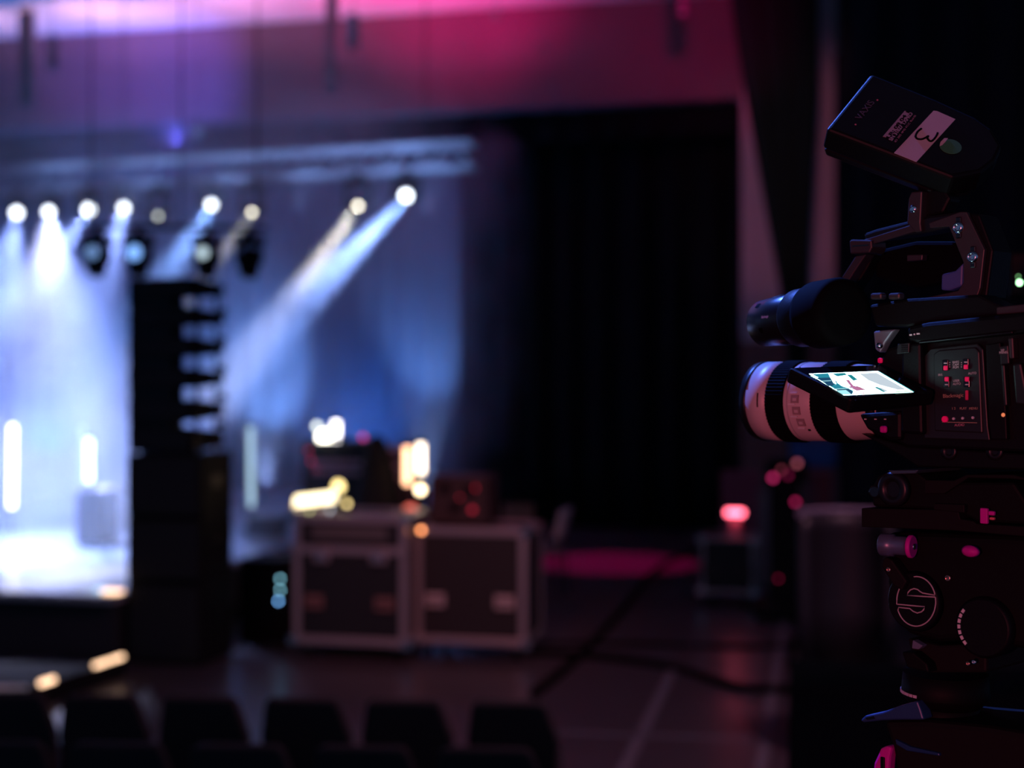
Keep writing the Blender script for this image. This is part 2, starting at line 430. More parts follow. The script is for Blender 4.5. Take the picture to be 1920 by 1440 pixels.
# moving lights: shared builder; faces towards `aimv`
def lamp_head(label, px, py, face, rad, group, target, hang=True, D=DT, size=1.0):
    c = st(px, py, D-.2)
    if hang:
        q = truss_at(px); base = Vector((q.x, q.y+.0, q.z))
    else: base = c
    c.y = base.y-.02; c = P(px, py, c.y)
    t = thing('stage_light', label, 'stage light', base, RS, group)
    inv = Matrix.Rotation(-RS, 3, 'Z')
    lc = inv @ (c-base); d = (inv @ (Vector(target)-c)).normalized()
    drop = -lc.z
    mb(M_blackm).box((0, 0, -.045), (.09, .09, .07)).build('clamp', t, .005)
    s = mb(M_black); s.box((0, 0, -.14), (.30*size, .2*size, .10)); s.build('base', t, .015)
    s = mb(M_black)
    zb_ = -.19-(drop-.19)-.06; a_ = .168*size; b_ = .133*size
    s.prism([(-a_, -.17), (a_, -.17), (a_, zb_), (b_, zb_), (b_, -.195), (-b_, -.195), (-b_, zb_), (-a_, zb_)], -.045, .045)
    s.build('yoke', t, .008)
    p0 = lc-d*.2*size; Lh = .26*size
    h = mb(M_black).lathe(p0, p0+d, [(-.02, .06*size), (.02, .09*size), (Lh*.6, .12*size), (Lh-.02, .11*size), (Lh, .10*size)], 24).build('head', t)
    mb(face).lathe(p0+d*(Lh-.001), p0+d*(Lh+1), [(0, rad), (.004, rad*.98)], 24).build('lamp_lens', h)
    return t
LG = 'bright stage lights under the long truss'
lamps = [(32, 398, M_lampW, .06, 'leftmost of the bright white lamps hanging under the truss'),
 (92, 396, M_lampW, .055, 'second bright white lamp from the left under the truss'),
 (167, 392, M_lampW, .06, 'big bright white lamp above the leftmost dark moving head'),
 (233, 389, M_lampW, .055, 'fourth bright white lamp from the left, just above the line array'),
 (297, 404, M_lampD, .028, 'dim greenish white lamp hanging above the line array top'),
 (397, 383, M_lampW, .055, 'bright white lamp hanging right above the line array'),
 (473, 397, M_lampC, .03, 'small cream lamp with a short beam right of the line array'),
 (672, 385, M_lampC, .035, 'cream lamp throwing a beam down left, second from the truss end'),
 (762, 366, M_lampW, .06, 'bright blue-white lamp nearest the right end of the truss')]
cam_p = Vector((0, 0, EYE))
for (px, py, m_, r_, lb) in lamps:
    src = st(px, py, DT-.2)
    tg = src.lerp(cam_p, .5)+Vector((-.8, 0, -1.2))
    lamp_head(lb, px, py, m_, r_, LG, tg)
# small gold clamp lamp on the truss
# lighting bar with four hanging dark moving heads
DBR = 10.9
ba, bb = st(150, 424, DBR), st(500, 428, DBR)
t = thing('lighting_bar', 'black pipe with four dark moving heads above the line array', 'lighting bar', ba)
mb(M_blackm).cyl((0,0,0), bb-ba, .022).build('pipe', t)
for q in (.06, .55, .95):
    p = (bb-ba)*q; mb(M_blackm).tube([p, Vector((p.x, p.y, zc-ba.z))], .007, 6).build('hanging_cable', t)
def mover(px, face, rad, lb):
    q = ba.lerp(bb, (px-150)/350.); q = P(px, 427, q.y)
    t = thing('moving_head', lb, 'moving head light', q, RS, 'dark moving heads on the short bar')
    mb(M_blackm).box((0, 0, -.035), (.05, .06, .07)).build('clamp', t, .004)
    mb(M_black).box((0, 0, -.10), (.21, .18, .075)).build('base', t, .012)
    s = mb(M_black)
    s.prism([(-.109, -.125), (.109, -.125), (.109, -.295), (.087, -.295), (.087, -.145), (-.087, -.145), (-.087, -.295), (-.109, -.295)], -.035, .035)
    s.build('yoke', t, .006)
    h = mb(M_black).lathe((0, .02, -.16), (0, -.02, -.42), [(0, .05), (.03, .075), (.10, .088), (.18, .084), (.235, .07), (.25, .04)], 24).build('head', t)
    if face: mb(face).lathe((0, -.075, -.21), (0, -1, -.21), [(0, rad), (.02, rad*.96)], 24).build('lamp_lens', h)
mover(182, em('mover_eye_blue', (.16, .3, .62), .9), .055, 'leftmost dark moving head, hanging clear of the line array')
mover(260, em('mover_eye_bright', (.2, .42, .95), 1.6), .06, 'dark moving head with a blue glowing eye over the line array')
mover(388, em('mover_eye_grey', (.42, .55, .62), 1.6), .045, 'dark moving head with a pale grey eye above the right side of the array')
mover(467, None, 0, 'rightmost dark moving head with no lit eye')

# LED tubes ---------------------------------------------------------
def tube_light(label, px, ya, yb, D, m, base=True, zfloor=zd, r=.028, hold=None, lean=0):
    a = st(px, yb, D); b = st(px+lean, ya, D); L = (b-a).length
    bz = zfloor if zfloor is not None else a.z
    t = thing('light_tube', label, 'light tube', (a.x, a.y, bz), 0, 'upright glowing tubes on stage')
    v = b-Vector((a.x, a.y, bz)); a0 = a-Vector((a.x, a.y, bz))
    mb(m).tube([a0, v], r, 16).build('glowing_tube', t)
    s = mb(M_black)
    s.cyl((0,0,0), (0,0,.03), .09, 24)
    if a0.z > .04: s.cyl((0,0,.03), (a0.x, a0.y, a0.z), .02)
    s.build('base', t); mb(M_black).cyl(v, v+Vector((0,0,.04)), r+.003).build('end_cap', t)
    return t
tube_light('tall white light tube standing on the deck at far left', 22, 797, 951, 14.0, M_tubeW, r=.03, lean=2)
tube_light('dim blue light tube behind the brighter short one', 155, 797, 905, 15.5, M_tubeB)
tube_light('pale blue light tube standing just right of the speaker stack', 471, 800, 950, 14.5, M_tubeC, lean=-1)
# dark plinth with short tube on it
t = thing('plinth', 'dark box plinth on the deck under the short bright tube', 'plinth', stz(166, 13.0, zd), RS)
zt = sz(166, 920, 13.0)
mb(M_cab).box((0, .2, (zt-zd)/2), (.24, .4, zt-zd)).build('cabinet', t, .01)
mb(M_alu).box((0, .2, zt-zd+.006), (.26, .42, .012)).build('top_plate', t, .003)
mb(mat('violet_side', (.25, .12, .2), .5)).box((-.15, .24, (zt-zd)/2-.02), (.05, .36, zt-zd-.05)).build('side_panel', t, .005)
tube_light('short bright white tube standing on the dark plinth', 167, 823, 904, 13.15, M_tubeI, zfloor=zt+.014, r=.03)
# box with shelf right of the stack
t = thing('floor_box', 'dark box on the deck beneath the pale blue tube', 'box', stz(492, 14.0, zd), RS)
mb(M_cab).box((0, .15, .10), (.34, .3, .2)).build('cabinet', t, .01)
mb(M_alu).box((0, .15, .206), (.36, .32, .012)).build('lid', t, .003)

# ================================================================== FLIGHT CASES
def flight_case(label, px0, px1, ytop, D, dep, catch_rows, lid, handle_m, group, band=None, wheels=True, cat='road case', front=M_casep):
    u0, u1 = su(px0, D), su(px1, D); W = u1-u0; zt = sz((px0+px1)/2, ytop, D)
    base = stz((px0+px1)/2, D); t = thing('road_case', label, cat, base, RS, group)
    z0 = .12 if wheels else 0
    e = .055*W/.85
    mb(front).box((0, dep/2, (z0+zt)/2), (W-.02, dep-.02, zt-z0-.02)).build('body', t, .004)
    s = mb(M_alu)
    for x in (-1, 1):
        for y in (0, 1):
            s.box((x*(W/2-e/2), y*dep+(e/2 if not y else -e/2), (z0+zt)/2), (e, e, zt-z0))
    for z in (z0+e/2, zt-e/2):
        for y in (0, 1): s.box((0, y*dep+(e/2 if not y else -e/2), z), (W, e+.004, e))
        for x in (-1, 1): s.box((x*(W/2-e/2), dep/2, z), (e+.004, dep, e))
    s.build('edge_profile', t, .006)
    if lid:
        zl = sz((px0+px1)/2, lid, D)
        mb(M_alu).box((0, .01, zl), (W+.004, .045, e)).build('lid_seam', t, .004)
        for x in (-.24, .26):
            k = mb(M_alu).box((x*W, -.02, zl-.035), (.13, .025, .12)).build('latch', t, .01)
            mb(M_steel).box((x*W, -.036, zl-.04), (.05, .012, .06)).build('latch_key', k, .004)
        if band:
            mb(band).box((0, -.004, (zl+zt)/2), (W*.66, .02, (zt-zl)*.38)).build('name_plate', t, .003)
    for x in (-.31, .31):
        z = catch_rows
        k = mb(handle_m).box((x*W, -.012, z), (.15, .02, .10)).build('recessed_handle', t, .006)
        mb(M_black).tube([(x*W-.04, -.03, z), (x*W+.04, -.03, z)], .008).build('grip', k)
    s0 = .1
    for x in (-1, 1):
        for y in (.1, dep-.1):
            c = mb(M_alu).box((x*(W/2-.1), y, .105), (.09, .09, .03)).build('castor', t, .004)
            mb(M_rubber).cyl((x*(W/2-.1)-.018, y, .045), (x*(W/2-.1)+.018, y, .045), .045).build('wheel', c)
    for x in (-1, 1):
        for z in (z0+.02, zt-.02):
            mb(M_steel).add([(x*W/2-.035, .0-.035+.03, z-.035), (x*W/2+.035, -.005, z-.035), (x*W/2+.035, -.005, z+.035), (x*W/2-.035, -.005, z+.035), (x*W/2, .03, z)], [(0,1,2,3),(0,4,1),(1,4,2),(2,4,3),(3,4,0)]).build('ball_corner', t)
    return t, zt
GR = 'aluminium-edged road cases'
DC = 10.5
H_red = mat('handle_plate_warm', (.20, .12, .11), .5, .3)
H_pale = mat('handle_plate_pale', (.45, .40, .38), .5, .3)
c1t, zc1 = flight_case('large aluminium-edged road case with a hinged lid, left of the pair', 548, 762, 966, DC, .62, sz(650, 1130, DC), 1032, H_red, GR, band=mat('lid_plate', (.08, .085, .085), .5))
c2t, zc2 = flight_case('black-fronted road case with pale handles, right of the pair', 776, 986, 990, 10.72, .62, sz(880, 1127, 10.72), None, H_pale, GR, front=mat('case_panel_black', (.008, .008, .009), .6))
D3 = 13.9
c3t, zc3 = flight_case('small dim road case in the background under the pink beacon', 1314, 1414, 1008, D3, .5, sz(1365, 1070, D3), None, mat('handle_plate_dark', (.03, .028, .028), .6), GR)
# monitor desk gear on top of case one
zt = zc1+.002
t = thing('laptop', 'open laptop with glaring warm-white screen on the left road case', 'laptop', stz(585, DC+.2, zt), RS+.15)
mb(M_alu).box((0, 0, .01), (.34, .22, .02)).build('keyboard_deck', t, .003)
R = Matrix.Rotation(-.12, 3, 'Y') @ Matrix.Rotation(-.9, 3, 'X')
sc_ = mb(M_black).box((0, .12, .085), (.36, .012, .17), tilt=R).build('screen_lid', t, .003)
mb(em('laptop_screen', (1, .82, .5), 4)).box((0, .111, .088), (.33, .004, .12), tilt=R).build('screen', sc_)
def desk_lamp(label, px, py, D, m, r, zb, col=M_black):
    p = st(px, py, D); t = thing('gooseneck_lamp', label, 'lamp', (p.x, p.y, zb), RS, 'little lamps over the mixing desk')
    h = p.z-zb
    mb(col).cyl((0,0,0), (0,0,.02), .035).build('base', t)
    mb(col).tube([(0,0,.02), (.0,.02,h*.5), (.01,.02,h*.85), (0,0,h)], .006).build('gooseneck', t)
    k = mb(col).lathe((0,.02,h), (0,-1,h), [(0, r*.6), (.03, r)], 16).build('shade', t)
    mb(m).lathe((0,-.008,h), (0,-1,h), [(0, r*.55), (.012, r), (.03, r*.6)], 16).build('bulb', k)
desk_lamp('yellow gooseneck lamp above the laptop screen', 636, 912, DC+.45, M_yell, .045, zt)
desk_lamp('small yellow lamp low at the right of the laptop', 652, 944, DC+.35, M_yell, .02, zt)
desk_lamp('tiny white lamp in front of the laptop on the case top', 621, 957, DC+.15, em('small_white', (.8, .9, 1), 3), .012, zt)
desk_lamp('tiny yellow-green lamp beside the laptop keyboard', 583, 958, DC+.12, em('small_yellow', (.85, .9, .35), 3), .014, zt)
# stage-side gear behind the cases: rack with pink light in its colour, covered pile, warm tubes
DG = 13.0
def zbox(px, py): return sz(px, py, DG)
t = thing('keyboard_rack', 'dark gear rack with pink-lit shelves behind the left road case', 'rack', stz(625, DG, zd*0), RS)
rk_w = su(700, DG)-su(575, DG)
mb(M_cab).box((0, .25, .78), (rk_w, .4, 1.56)).build('cabinet', t, .01)
pinkish = mat('pink_lit_panel', (.55, .3, .34), .5)  # pink light put into the base colour of shelves and units
for py in (885, 868):
    mb(pinkish).box((.04, .03, sz(625, py, DG)), (rk_w*.78, .03, .05)).build('shelf', t, .006)
for px, py in ((575, 845), (580, 865), (590, 880)):
    mb(M_pinkled).lathe((su(px, DG)-su(625, DG), .04, sz(px, py, DG)), (su(px, DG)-su(625, DG), -1, sz(px, py, DG)), [(0, .012), (.01, .01)], 12).build('indicator_light', t)
# bright work lamp cluster
p = st(612, 815, DG)
t = thing('work_light', 'cluster of glaring white work light heads on top of the gear rack', 'lamp', stz(612, DG, 1.56), RS)
q0 = Vector((0, .2, 0)); hh = p.z-1.56
mb(M_black).tube([(0, .2, 0), (0, .2, max(.1, hh))], .015).build('stand', t)
for i, (px, py, r) in enumerate(((600, 822, .07), (612, 838, .05), (586, 800, .03))):
    c = Vector((su(px, DG)-su(612, DG), .12, sz(px, py, DG)-1.56))
    h = mb(M_black).lathe(c+Vector((0,.09,0)), c-Vector((0,1,0)), [(0, r*.5), (.09, r*1.1)], 20).build('lamp_head', t)
    mb(M_lampC if i < 2 else M_lampD).lathe(c+Vector((0,.0,0)), c-Vector((0,1,0)), [(0, r), (.012, r*.9)], 20).build('bulb', h)
tube_light('short white tube glowing above the gear rack', 630, 790, 828, DG+.2, M_tubeW, zfloor=1.57, r=.032)
# covered equipment, dark cone
t = thing('covered_equipment', 'black cloth-covered pile tapering to the top behind the left case', 'covered equipment', stz(700, 12.4, 0), RS)
s = mb(mat('cover_cloth', (.006, .006, .007), .85))
ring = [(0, .30), (.5, .29), (1.0, .25), (1.25, .19), (1.48, .13), (1.60, .08), (1.64, .02)]
vs = []; fs = []; nn = 28
for z, r in ring:
    for k in range(nn):
        a = 2*PI*k/nn; rr = r*(1+.07*math.sin(5*a)+.04*math.sin(9*a+z*3)); vs.append((rr*math.cos(a)*.9-.06*z*.4, .2+rr*math.sin(a)*.8, z))
for j in range(len(ring)-1):
    for k in range(nn): fs.append((j*nn+k, j*nn+(k+1)%nn, (j+1)*nn+(k+1)%nn, (j+1)*nn+k))
fs.append([(len(ring)-1)*nn+k for k in range(nn)]); fs.append(list(range(nn))[::-1])
s.add(vs, fs, True).build('cloth', t)
mb(M_pinkled).lathe((-.13, .1, 1.62), (-.13, -1, 1.62), [(0, .022), (.02, .018)], 14).build('indicator_light', t)
# amplifier stack with magenta light in its colour + warm tubes
t = thing('amplifier_rack', 'magenta-lit equipment rack right of the covered pile', 'rack', stz(735, 13.0, 0), RS)
W_ = su(775, 13.0)-su(700, 13.0); zt_ = sz(735, 838, 13.0)
mb(mat('rack_body', (.10, .03, .045), .5)).box((0, .25, zt_/2), (W_, .45, zt_)).build('cabinet', t, .01)
for py in (838, 870, 890):
    mb(pinkish).box((0, .015, sz(735, py, 13.0)-.02), (W_*.9, .02, .045)).build('rack_unit', t, .005)
tube_light('warm orange-edged tube standing left of its twin', 764, 838, 908, 12.3, M_tubeO, zfloor=0, r=.03)
tube_light('warm white tube standing right of its twin', 789, 832, 888, 12.2, em('tube_warm_white', (1, .8, .6), 6), zfloor=0, r=.03)
def ledball(label, px, py, D, m, r, zb):
    p = st(px, py, D); t = thing('indicator_lamp', label, 'lamp', (p.x, p.y, zb), RS, 'small glowing indicator lamps')
    mb(M_black).tube([(0, .02, 0), (0, .02, p.z-zb+r)], .01).build('post', t)
    mb(m).lathe((0, -.0, p.z-zb), (0, -1, p.z-zb), [(0, r), (.02, r*.8)], 16).build('bulb', t)
ledball('glaring warm lamp at the foot of the twin warm tubes', 788, 918, 12.0, em('lamp_yellow_hot', (1, .75, .45), 9), .035, 0)
ledball('orange lamp at the upper left corner of the right road case', 790, 994, 10.72, M_amber, .018, 0)
ledball('soft red lamp between the two road cases', 770, 962, 11.7, em('red_glow', (1, .15, .1), 1.5), .07, 0)
# amp on top of case two
t = thing('power_amplifier', 'dark reddish amplifier box on top of the right road case', 'amplifier', stz(858, 11.0, zc2+.003), RS)
W_ = su(912, 11.0)-su(806, 11.0); h = sz(858, 893, 11.0)-zc2
mb(mat('amp_box', (.028, .014, .014), .6)).box((0, .2, h/2), (W_, .38, h)).build('cabinet', t, .01)
for (x, z) in ((-.1, .75), (.1, .72), (-.02, .35)):
    mb(M_black).cyl((x, -.0, z*h), (x, -.02, z*h), .04).build('fan_grille', t)
for (x, z, r) in ((.12, .3, .02), (.14, .75, .016), (.02, .55, .01)):
    mb(em('dull_red_led', (.8, .02, .06), .8)).lathe((x, -.004, z*h), (x, -1, z*h), [(0, r), (.008, r)], 12).build('indicator_light', t)
# rack with blue-green leds beside case one
t = thing('processor_rack', 'black rack with three blue-green lights left of the road cases', 'rack', stz(494, 11.1, 0), RS)
W_ = su(540, 11.1)-su(448, 11.1)
zr = sz(494, 1050, 11.1)
mb(M_cab).box((0, .25, zr/2), (W_, .5, zr)).build('cabinet', t, .01)
for py, m_, dx in ((1085, M_cyanled, .15), (1106, M_cyanled, .15), (1127, M_blueled, .135)):
    z = sz(530, py, 11.1); mb(m_).lathe((dx, -.01, z), (dx, -1, z), [(0, .012), (.012, .01)], 12).build('indicator_light', t)
# pale panels and the plastic chair
t = thing('leaning_board', 'dim brown board standing behind the right road case', 'board', stz(970, 14.5, 0), RS)
mb(mat('brown_board', (.16, .09, .08), .7)).box((0, .04, .44), (.33, .03, .88)).build('board', t, .005)
mb(M_blackm).box((0, .07, .3), (.03, .04, .6)).build('prop', t)
DCH = 14.0
t = thing('plastic_chair', 'pale chair with slanted backrest right of the road cases', 'chair', stz(1022, DCH, 0), RS)
mp = mat('pale_plastic', (.62, .5, .52), .5)
k = (sz(1040, 957, DCH), sz(1040, 1012, DCH))
xb, xt = su(1040, DCH)-su(1022, DCH), su(1054, DCH)-su(1022, DCH)
s = mb(mp); s.add([(xb-.02, 0, k[1]), (xb+.03, 0, k[1]), (xt+.03, 0, k[0]), (xt-.03, 0, k[0]), (xb-.02, .42, k[1]), (xb+.03, .42, k[1]), (xt+.03, .42, k[0]), (xt-.03, .42, k[0])],
    [(0,1,2,3),(5,4,7,6),(0,4,5,1),(1,5,6,2),(2,6,7,3),(3,7,4,0)]); s.build('backrest', t, .015)
mb(mat('seat_dim', (.13, .12, .14), .5)).box((-.05, .21, .47), (.42, .42, .04)).build('seat', t, .015)
for sx in (-.22, .12):
    for sy in (.03, .39): mb(M_blackm).tube([(sx, sy, .46), (sx+(.03 if sx > 0 else -.03), sy, 0)], .014).build('leg', t)
mb(M_blackm).tube([(.12, .03, .46), (xb, .03, k[1]+.02)], .012).build('back_frame', t); mb(M_blackm).tube([(.12, .39, .46), (xb, .39, k[1]+.02)], .012).build('back_frame', t)

# ---- right background -------------------------------------------------
p = stz(1378, 14.0, zc3)
t = thing('beacon_lamp', 'glowing pink lamp on the small background road case', 'lamp', stz(1378, 14.1, zc3+.003), RS)
hb = sz(1378, 962, 14.1)-zc3
mb(mat('lamp_foot', (.5, .2, .25), .5)).lathe((0, .06, 0), (0, .06, 1), [(0, .07), (.02, .07), (.04, .05), (max(.06, hb-.05), .05)], 20).build('foot', t)
mb(M_pinkb).lathe((-.085, .0, hb), (.085, .0, hb), [(0, .02), (.01, .028), (.16, .028), (.17, .02)], 16).build('lamp_tube', t)
mb(M_black).box((0, .035, hb), (.2, .02, .08)).build('reflector', t, .004)
t = thing('pink_panel', 'upright dusky pink panel behind the pink beacon lamp', 'panel', stz(1392, 15.6, 0), RS)
h = sz(1392, 883, 15.6)
mb(mat('dusky_panel', (.30, .05, .09), .7)).box((-.02, .03, h/2), (su(1428, 15.6)-su(1356, 15.6), .05, h)).build('board', t, .008)
mb(mat('pale_panel', (.22, .14, .15), .6)).box((su(1432, 15.6)-su(1392, 15.6), -.03, h/2-.1), (.13, .05, h-.2)).build('side_post', t, .008)
# equipment tower (black) with pink dots
t = thing('equipment_tower', 'tall black equipment stand dotted with pink lights in right background', 'equipment stand', stz(1470, 13.2, 0), RS)
h = sz(1470, 880, 13.2)
mb(M_cab).box((0, .15, h*.5), (.26, .28, h)).build('column', t, .03)
mb(M_cab).box((.02, .05, h+.02), (.36, .22, .14)).build('head', t, .03)
mb(M_cab).box((0, .15, .09), (.55, .5, .1)).build('base', t, .02)
for sx in (-1, 1):
    for sy in (-.05, .35): mb(M_rubber).cyl((sx*.22-.015, sy, .035), (sx*.22+.015, sy, .035), .035).build('wheel', t)
for (px, py, r, m_) in ((1450, 895, .022, M_pinkled), (1466, 880, .016, em('rose_led', (1, .15, .25), .6)), (1495, 868, .022, em('rose_led2', (1, .2, .3), .9)), (1478, 890, .02, em('deep_pink', (.8, .02, .2), .5)),
                     (1492, 940, .02, em('pink2', (1, .03, .22), 1.2)), (1460, 1083, .014, em('dim_pink', (.7, .01, .12), .7)), (1450, 1147, .014, em('dim_pink', (.7, .01, .12), .7))):
    x = su(px, 13.2)-su(1470, 13.2); z = sz(px, py, 13.2)
    mb(m_).lathe((x, -.07, z), (x, -1, z), [(0, r), (.01, r*.9)], 14).build('indicator_light', t)
# coloured wall things behind
t = thing('wall_banner', 'dark blue banner hanging low on the column behind the lens', 'banner', stz(1525, 19.2, sz(1525, 874, 19.2)), RS)
mb(mat('blue_banner', (.03, .12, .35), .7, emit=(.02, .1, .3), es=.0)).box((0, .02, (sz(1525, 826, 19.2)-sz(1525, 874, 19.2))/2), (su(1568, 19.2)-su(1482, 19.2), .02, sz(1525, 826, 19.2)-sz(1525, 874, 19.2))).build('cloth', t, .005)
t = thing('side_cabinet', 'dull red cabinet with a grey side strip behind the equipment stand', 'cabinet', stz(1538, 16.0, 0), RS)
h = sz(1538, 885, 16.0)
mb(mat('dull_red', (.22, .05, .07), .7)).box((0, .2, h/2), (su(1555, 16)-su(1508, 16), .4, h)).build('body', t, .01)
mb(mat('grey_strip', (.10, .10, .13), .6)).box((su(1566, 16)-su(1538, 16), .2, h/2), (.12, .4, h-.02)).build('side_strip', t, .01)
# rounded armchair / draped seat
t = thing('lounge_chair', 'dark round-backed lounge chair with a pale top edge near the tripod', 'chair', P(1590, 0, 8.0)*1, 0)
t.location.z = 0
mcl = mat('chair_leather', (.014, .012, .016), .5)
zt = P(0, 968, 8.0).z
s = mb(mcl); arc = []
for i in range(17):
    a = PI*i/16; arc.append((-.28*math.cos(a), .26*math.sin(a)))
vs = []
for j, (z, r) in enumerate(((.38, .95), (.8, 1.0), (zt-.08, 1.0), (zt, .92))):
    for x, y in arc: vs.append((x*r, y*r, z))
fs = [(j*17+i, j*17+i+1, (j+1)*17+i+1, (j+1)*17+i) for j in range(3) for i in range(16)]
o = s.add(vs, fs, True).build('backrest', t); m_ = o.modifiers.new('pad', 'SOLIDIFY'); m_.thickness = .07
mb(mat('lit_top_tone', (.16, .14, .2), .6)).tube([(x*.96, y*.96, zt+.01) for x, y in arc], .02, 8).build('lit_edge', t)  # pale tube stands in for light along the chair's top edge
mb(mcl).lathe((0, 0, .38), (0, 0, 1), [(0, .24), (.03, .26), (.1, .26), (.12, .24)], 24).build('seat', t)
mb(M_blackm).cyl((0,0,.06), (0,0,.38), .03).build('post', t)
for k in range(5):
    a = 2*PI*k/5; mb(M_blackm).tube([(0,0,.07), (.28*math.cos(a), .28*math.sin(a), .03)], .018).build('leg', t)

t = thing('draped_table', 'black cloth-covered table at bottom right behind the tripod', 'table', P(1720, 0, 4.6), -.2)
t.location.z = 0
zt = P(0, 1292, 4.6).z; hw = (1960-1492)/F*4.6/2
mb(M_curt).box((0, .21, zt-.012), (hw*2, .44, .024)).build('tabletop', t, .006)
s = mb(M_curt); vs = []; nn = 60
per = [(-hw, .42), (-hw, 0), (hw, 0), (hw, .42)]
for z, k in ((zt, 1.0), (zt*.5, 1.012), (.01, 1.02)):
    for i in range(nn+1):
        q = i/nn*3; j = min(2, int(q)); f_ = q-j; x = per[j][0]+(per[j+1][0]-per[j][0])*f_; y = per[j][1]+(per[j+1][1]-per[j][1])*f_
        vs.append((x*k+.012*math.sin(i*1.7)*(z < zt), y+(.015*math.sin(i*2.1)-.01)*(z < zt), z))
fs = [(j*(nn+1)+i, j*(nn+1)+i+1, (j+1)*(nn+1)+i+1, (j+1)*(nn+1)+i) for j in range(2) for i in range(nn)]
o = s.add(vs, fs, True).build('cloth', t); m_ = o.modifiers.new('cloth', 'SOLIDIFY'); m_.thickness = .006
for sx in (-1, 1):
    for sy in (.06, .36): mb(M_blackm).tube([(sx*(hw-.05), sy, zt-.03), (sx*(hw-.05), sy, 0)], .015).build('leg', t)

# cables on the floor -----------------------------------------------------
def cable(label, pts, r, name='cable'):
    P3 = [gp(x, y, r) for x, y in pts]; out = []
    for i in range(len(P3)-1):
        p0 = P3[max(0, i-1)]; p1 = P3[i]; p2 = P3[i+1]; p3 = P3[min(len(P3)-1, i+2)]
        for k in range(6):
            q = k/6; out.append(.5*((2*p1)+(-p0+p2)*q+(2*p0-5*p1+4*p2-p3)*q*q+(-p0+3*p1-3*p2+p3)*q**3))
    out.append(P3[-1])
    for q in out: q.z = r
    return tag(mb(M_rubber).tube(out, r, 8).build(name), label, 'cable')
cable('thick black cable curving from the cases diagonally toward the chairs', [(1000, 1300), (1080, 1235), (1160, 1150), (1240, 1060), (1330, 1020)], .03)
cable('black cable running across the floor toward the tripod', [(985, 1222), (1120, 1230), (1260, 1250), (1380, 1285), (1500, 1292)], .028)
cable('black cable crossing straight behind the diagonal one', [(990, 1205), (1200, 1208), (1400, 1212), (1540, 1210)], .018)
cable('black cable hanging in a loop near the tripod foot', [(1600, 1180), (1510, 1185), (1482, 1225), (1500, 1270), (1580, 1300)], .022)

# ================================================================== AUDIENCE CHAIRS
def make_chair(label, group):
    t = thing('audience_chair', label, 'chair', (0,0,0), 0, group)
    s = mb(M_seat)
    prof = [(-.19, .40), (.195, .40), (.205, .62), (.145, .80), (.12, .815), (-.15, .815), (-.18, .80), (-.20, .62)]
    vs = []
    s.prism(prof, -.02, .035); s.build('backrest', t, .02, 3)
    mb(M_seat).box((0, .22, .43), (.40, .40, .06)).build('seat', t, .02, 3)
    for sx in (-1, 1):
        mb(M_blackm).tube([(sx*.19, -.01, .45), (sx*.195, -.04, 0)], .012).build('leg', t)
        mb(M_blackm).tube([(sx*.19, .38, .42), (sx*.195, .41, 0)], .012).build('leg', t)
    return t
g1, g2 = 'front audience row of dark seats', 'nearest audience row of dark seats'
ch = make_chair('leftmost dark seat back of the farther row, cut by the frame', g1)
first = True
ordn = ['leftmost dark seat back of the farther row, cut by the frame', 'second seat from the left in the farther row', 'third seat from the left in the farther row',
        'fourth seat from the left in the farther row', 'fifth seat from the left in the farther row', 'rightmost seat of the farther row, below the right road case']
for i, px in enumerate((22, 196, 383, 574, 764, 962)):
    Y = 6.25-.0*i; zt = P(0, 1300+i*3, Y).z
    c = ch if i == 0 else dup(ch, (0,0,0), 0, ordn[i], g1)
    c.location = ((px-960)/F*Y-.0, Y, 0); c.rotation_euler = (0, 0, -.05+.02*math.sin(i*2))
    c.scale = (1, 1, zt/.815)
ordn2 = ['seat top at the bottom left corner of the nearest row', 'nearest-row seat second from the left', 'nearest-row seat in the middle',
         'nearest-row seat second from the right end', 'nearest-row seat at the right end']
for i, px in enumerate((5, 228, 455, 688, 920)):
    Y = 5.3; zt = P(0, 1390+i*3, Y).z
    c = dup(ch, ((px-960)/F*Y, Y, 0), -.05, ordn2[i], g2); c.scale = (1.06, 1, zt/.815)

# ================================================================== HANGING FITTINGS ON THE HEADER
def hook(label, px, ya, yb, D=18.2):
    a, b = st(px, ya, D), st(px, yb, D)
    t = thing('wall_fitting', label, 'hanging fitting', (a.x, a.y, zc), RS, 'slim fittings hanging before the magenta wall')
    h = a.z-b.z; z0 = a.z-zc
    mg = mat('fitting_grey', (.035, .045, .045), .6)
    if z0 < -.02: mb(M_blackm).tube([(0,0,0), (0,0,z0)], .008).build('rod', t)
    mb(mg).box((0, 0, z0-h/2), (.16, .1, h)).build('housing', t, .05, 4)
    s = mb(mat('fitting_slat', (.3, .24, .34), .6))
    for k in range(4): s.box((0, -.055, z0-h*(.2+.2*k)), (.09, .02, h*.09))
    s.build('louvre', t)
hook('slim pale fitting hanging high at the left of the magenta wall', 98, 66, 130)
hook('slim pale fitting hanging near the middle of the magenta wall', 662, 26, 92)
hook('dim slim fitting at the top right of the magenta wall', 1281, -40, 42)
def globe(label, px, py, r, D=18.2, m=None):
    p = st(px, py, D); t = thing('hanging_globe', label, 'globe', (p.x, p.y, zc), RS, 'small hanging globes')
    z = p.z-zc
    mb(M_blackm).tube([(0,0,0), (0,0,z+r)], .006).build('cord', t)
    mb(m or mat('globe_grey', (.2, .22, .23), .5)).lathe((0,0,z-r), (0,0,z+r), [(r-r*math.cos(PI*k/10), max(.001, r*math.sin(PI*k/10))) for k in range(11)], 20).build('globe', t)
globe('grey globe hanging alone at the top of the magenta wall', 931, 28, .055)
globe('pinkish globe hanging below the middle fitting', 620, 147, .05)
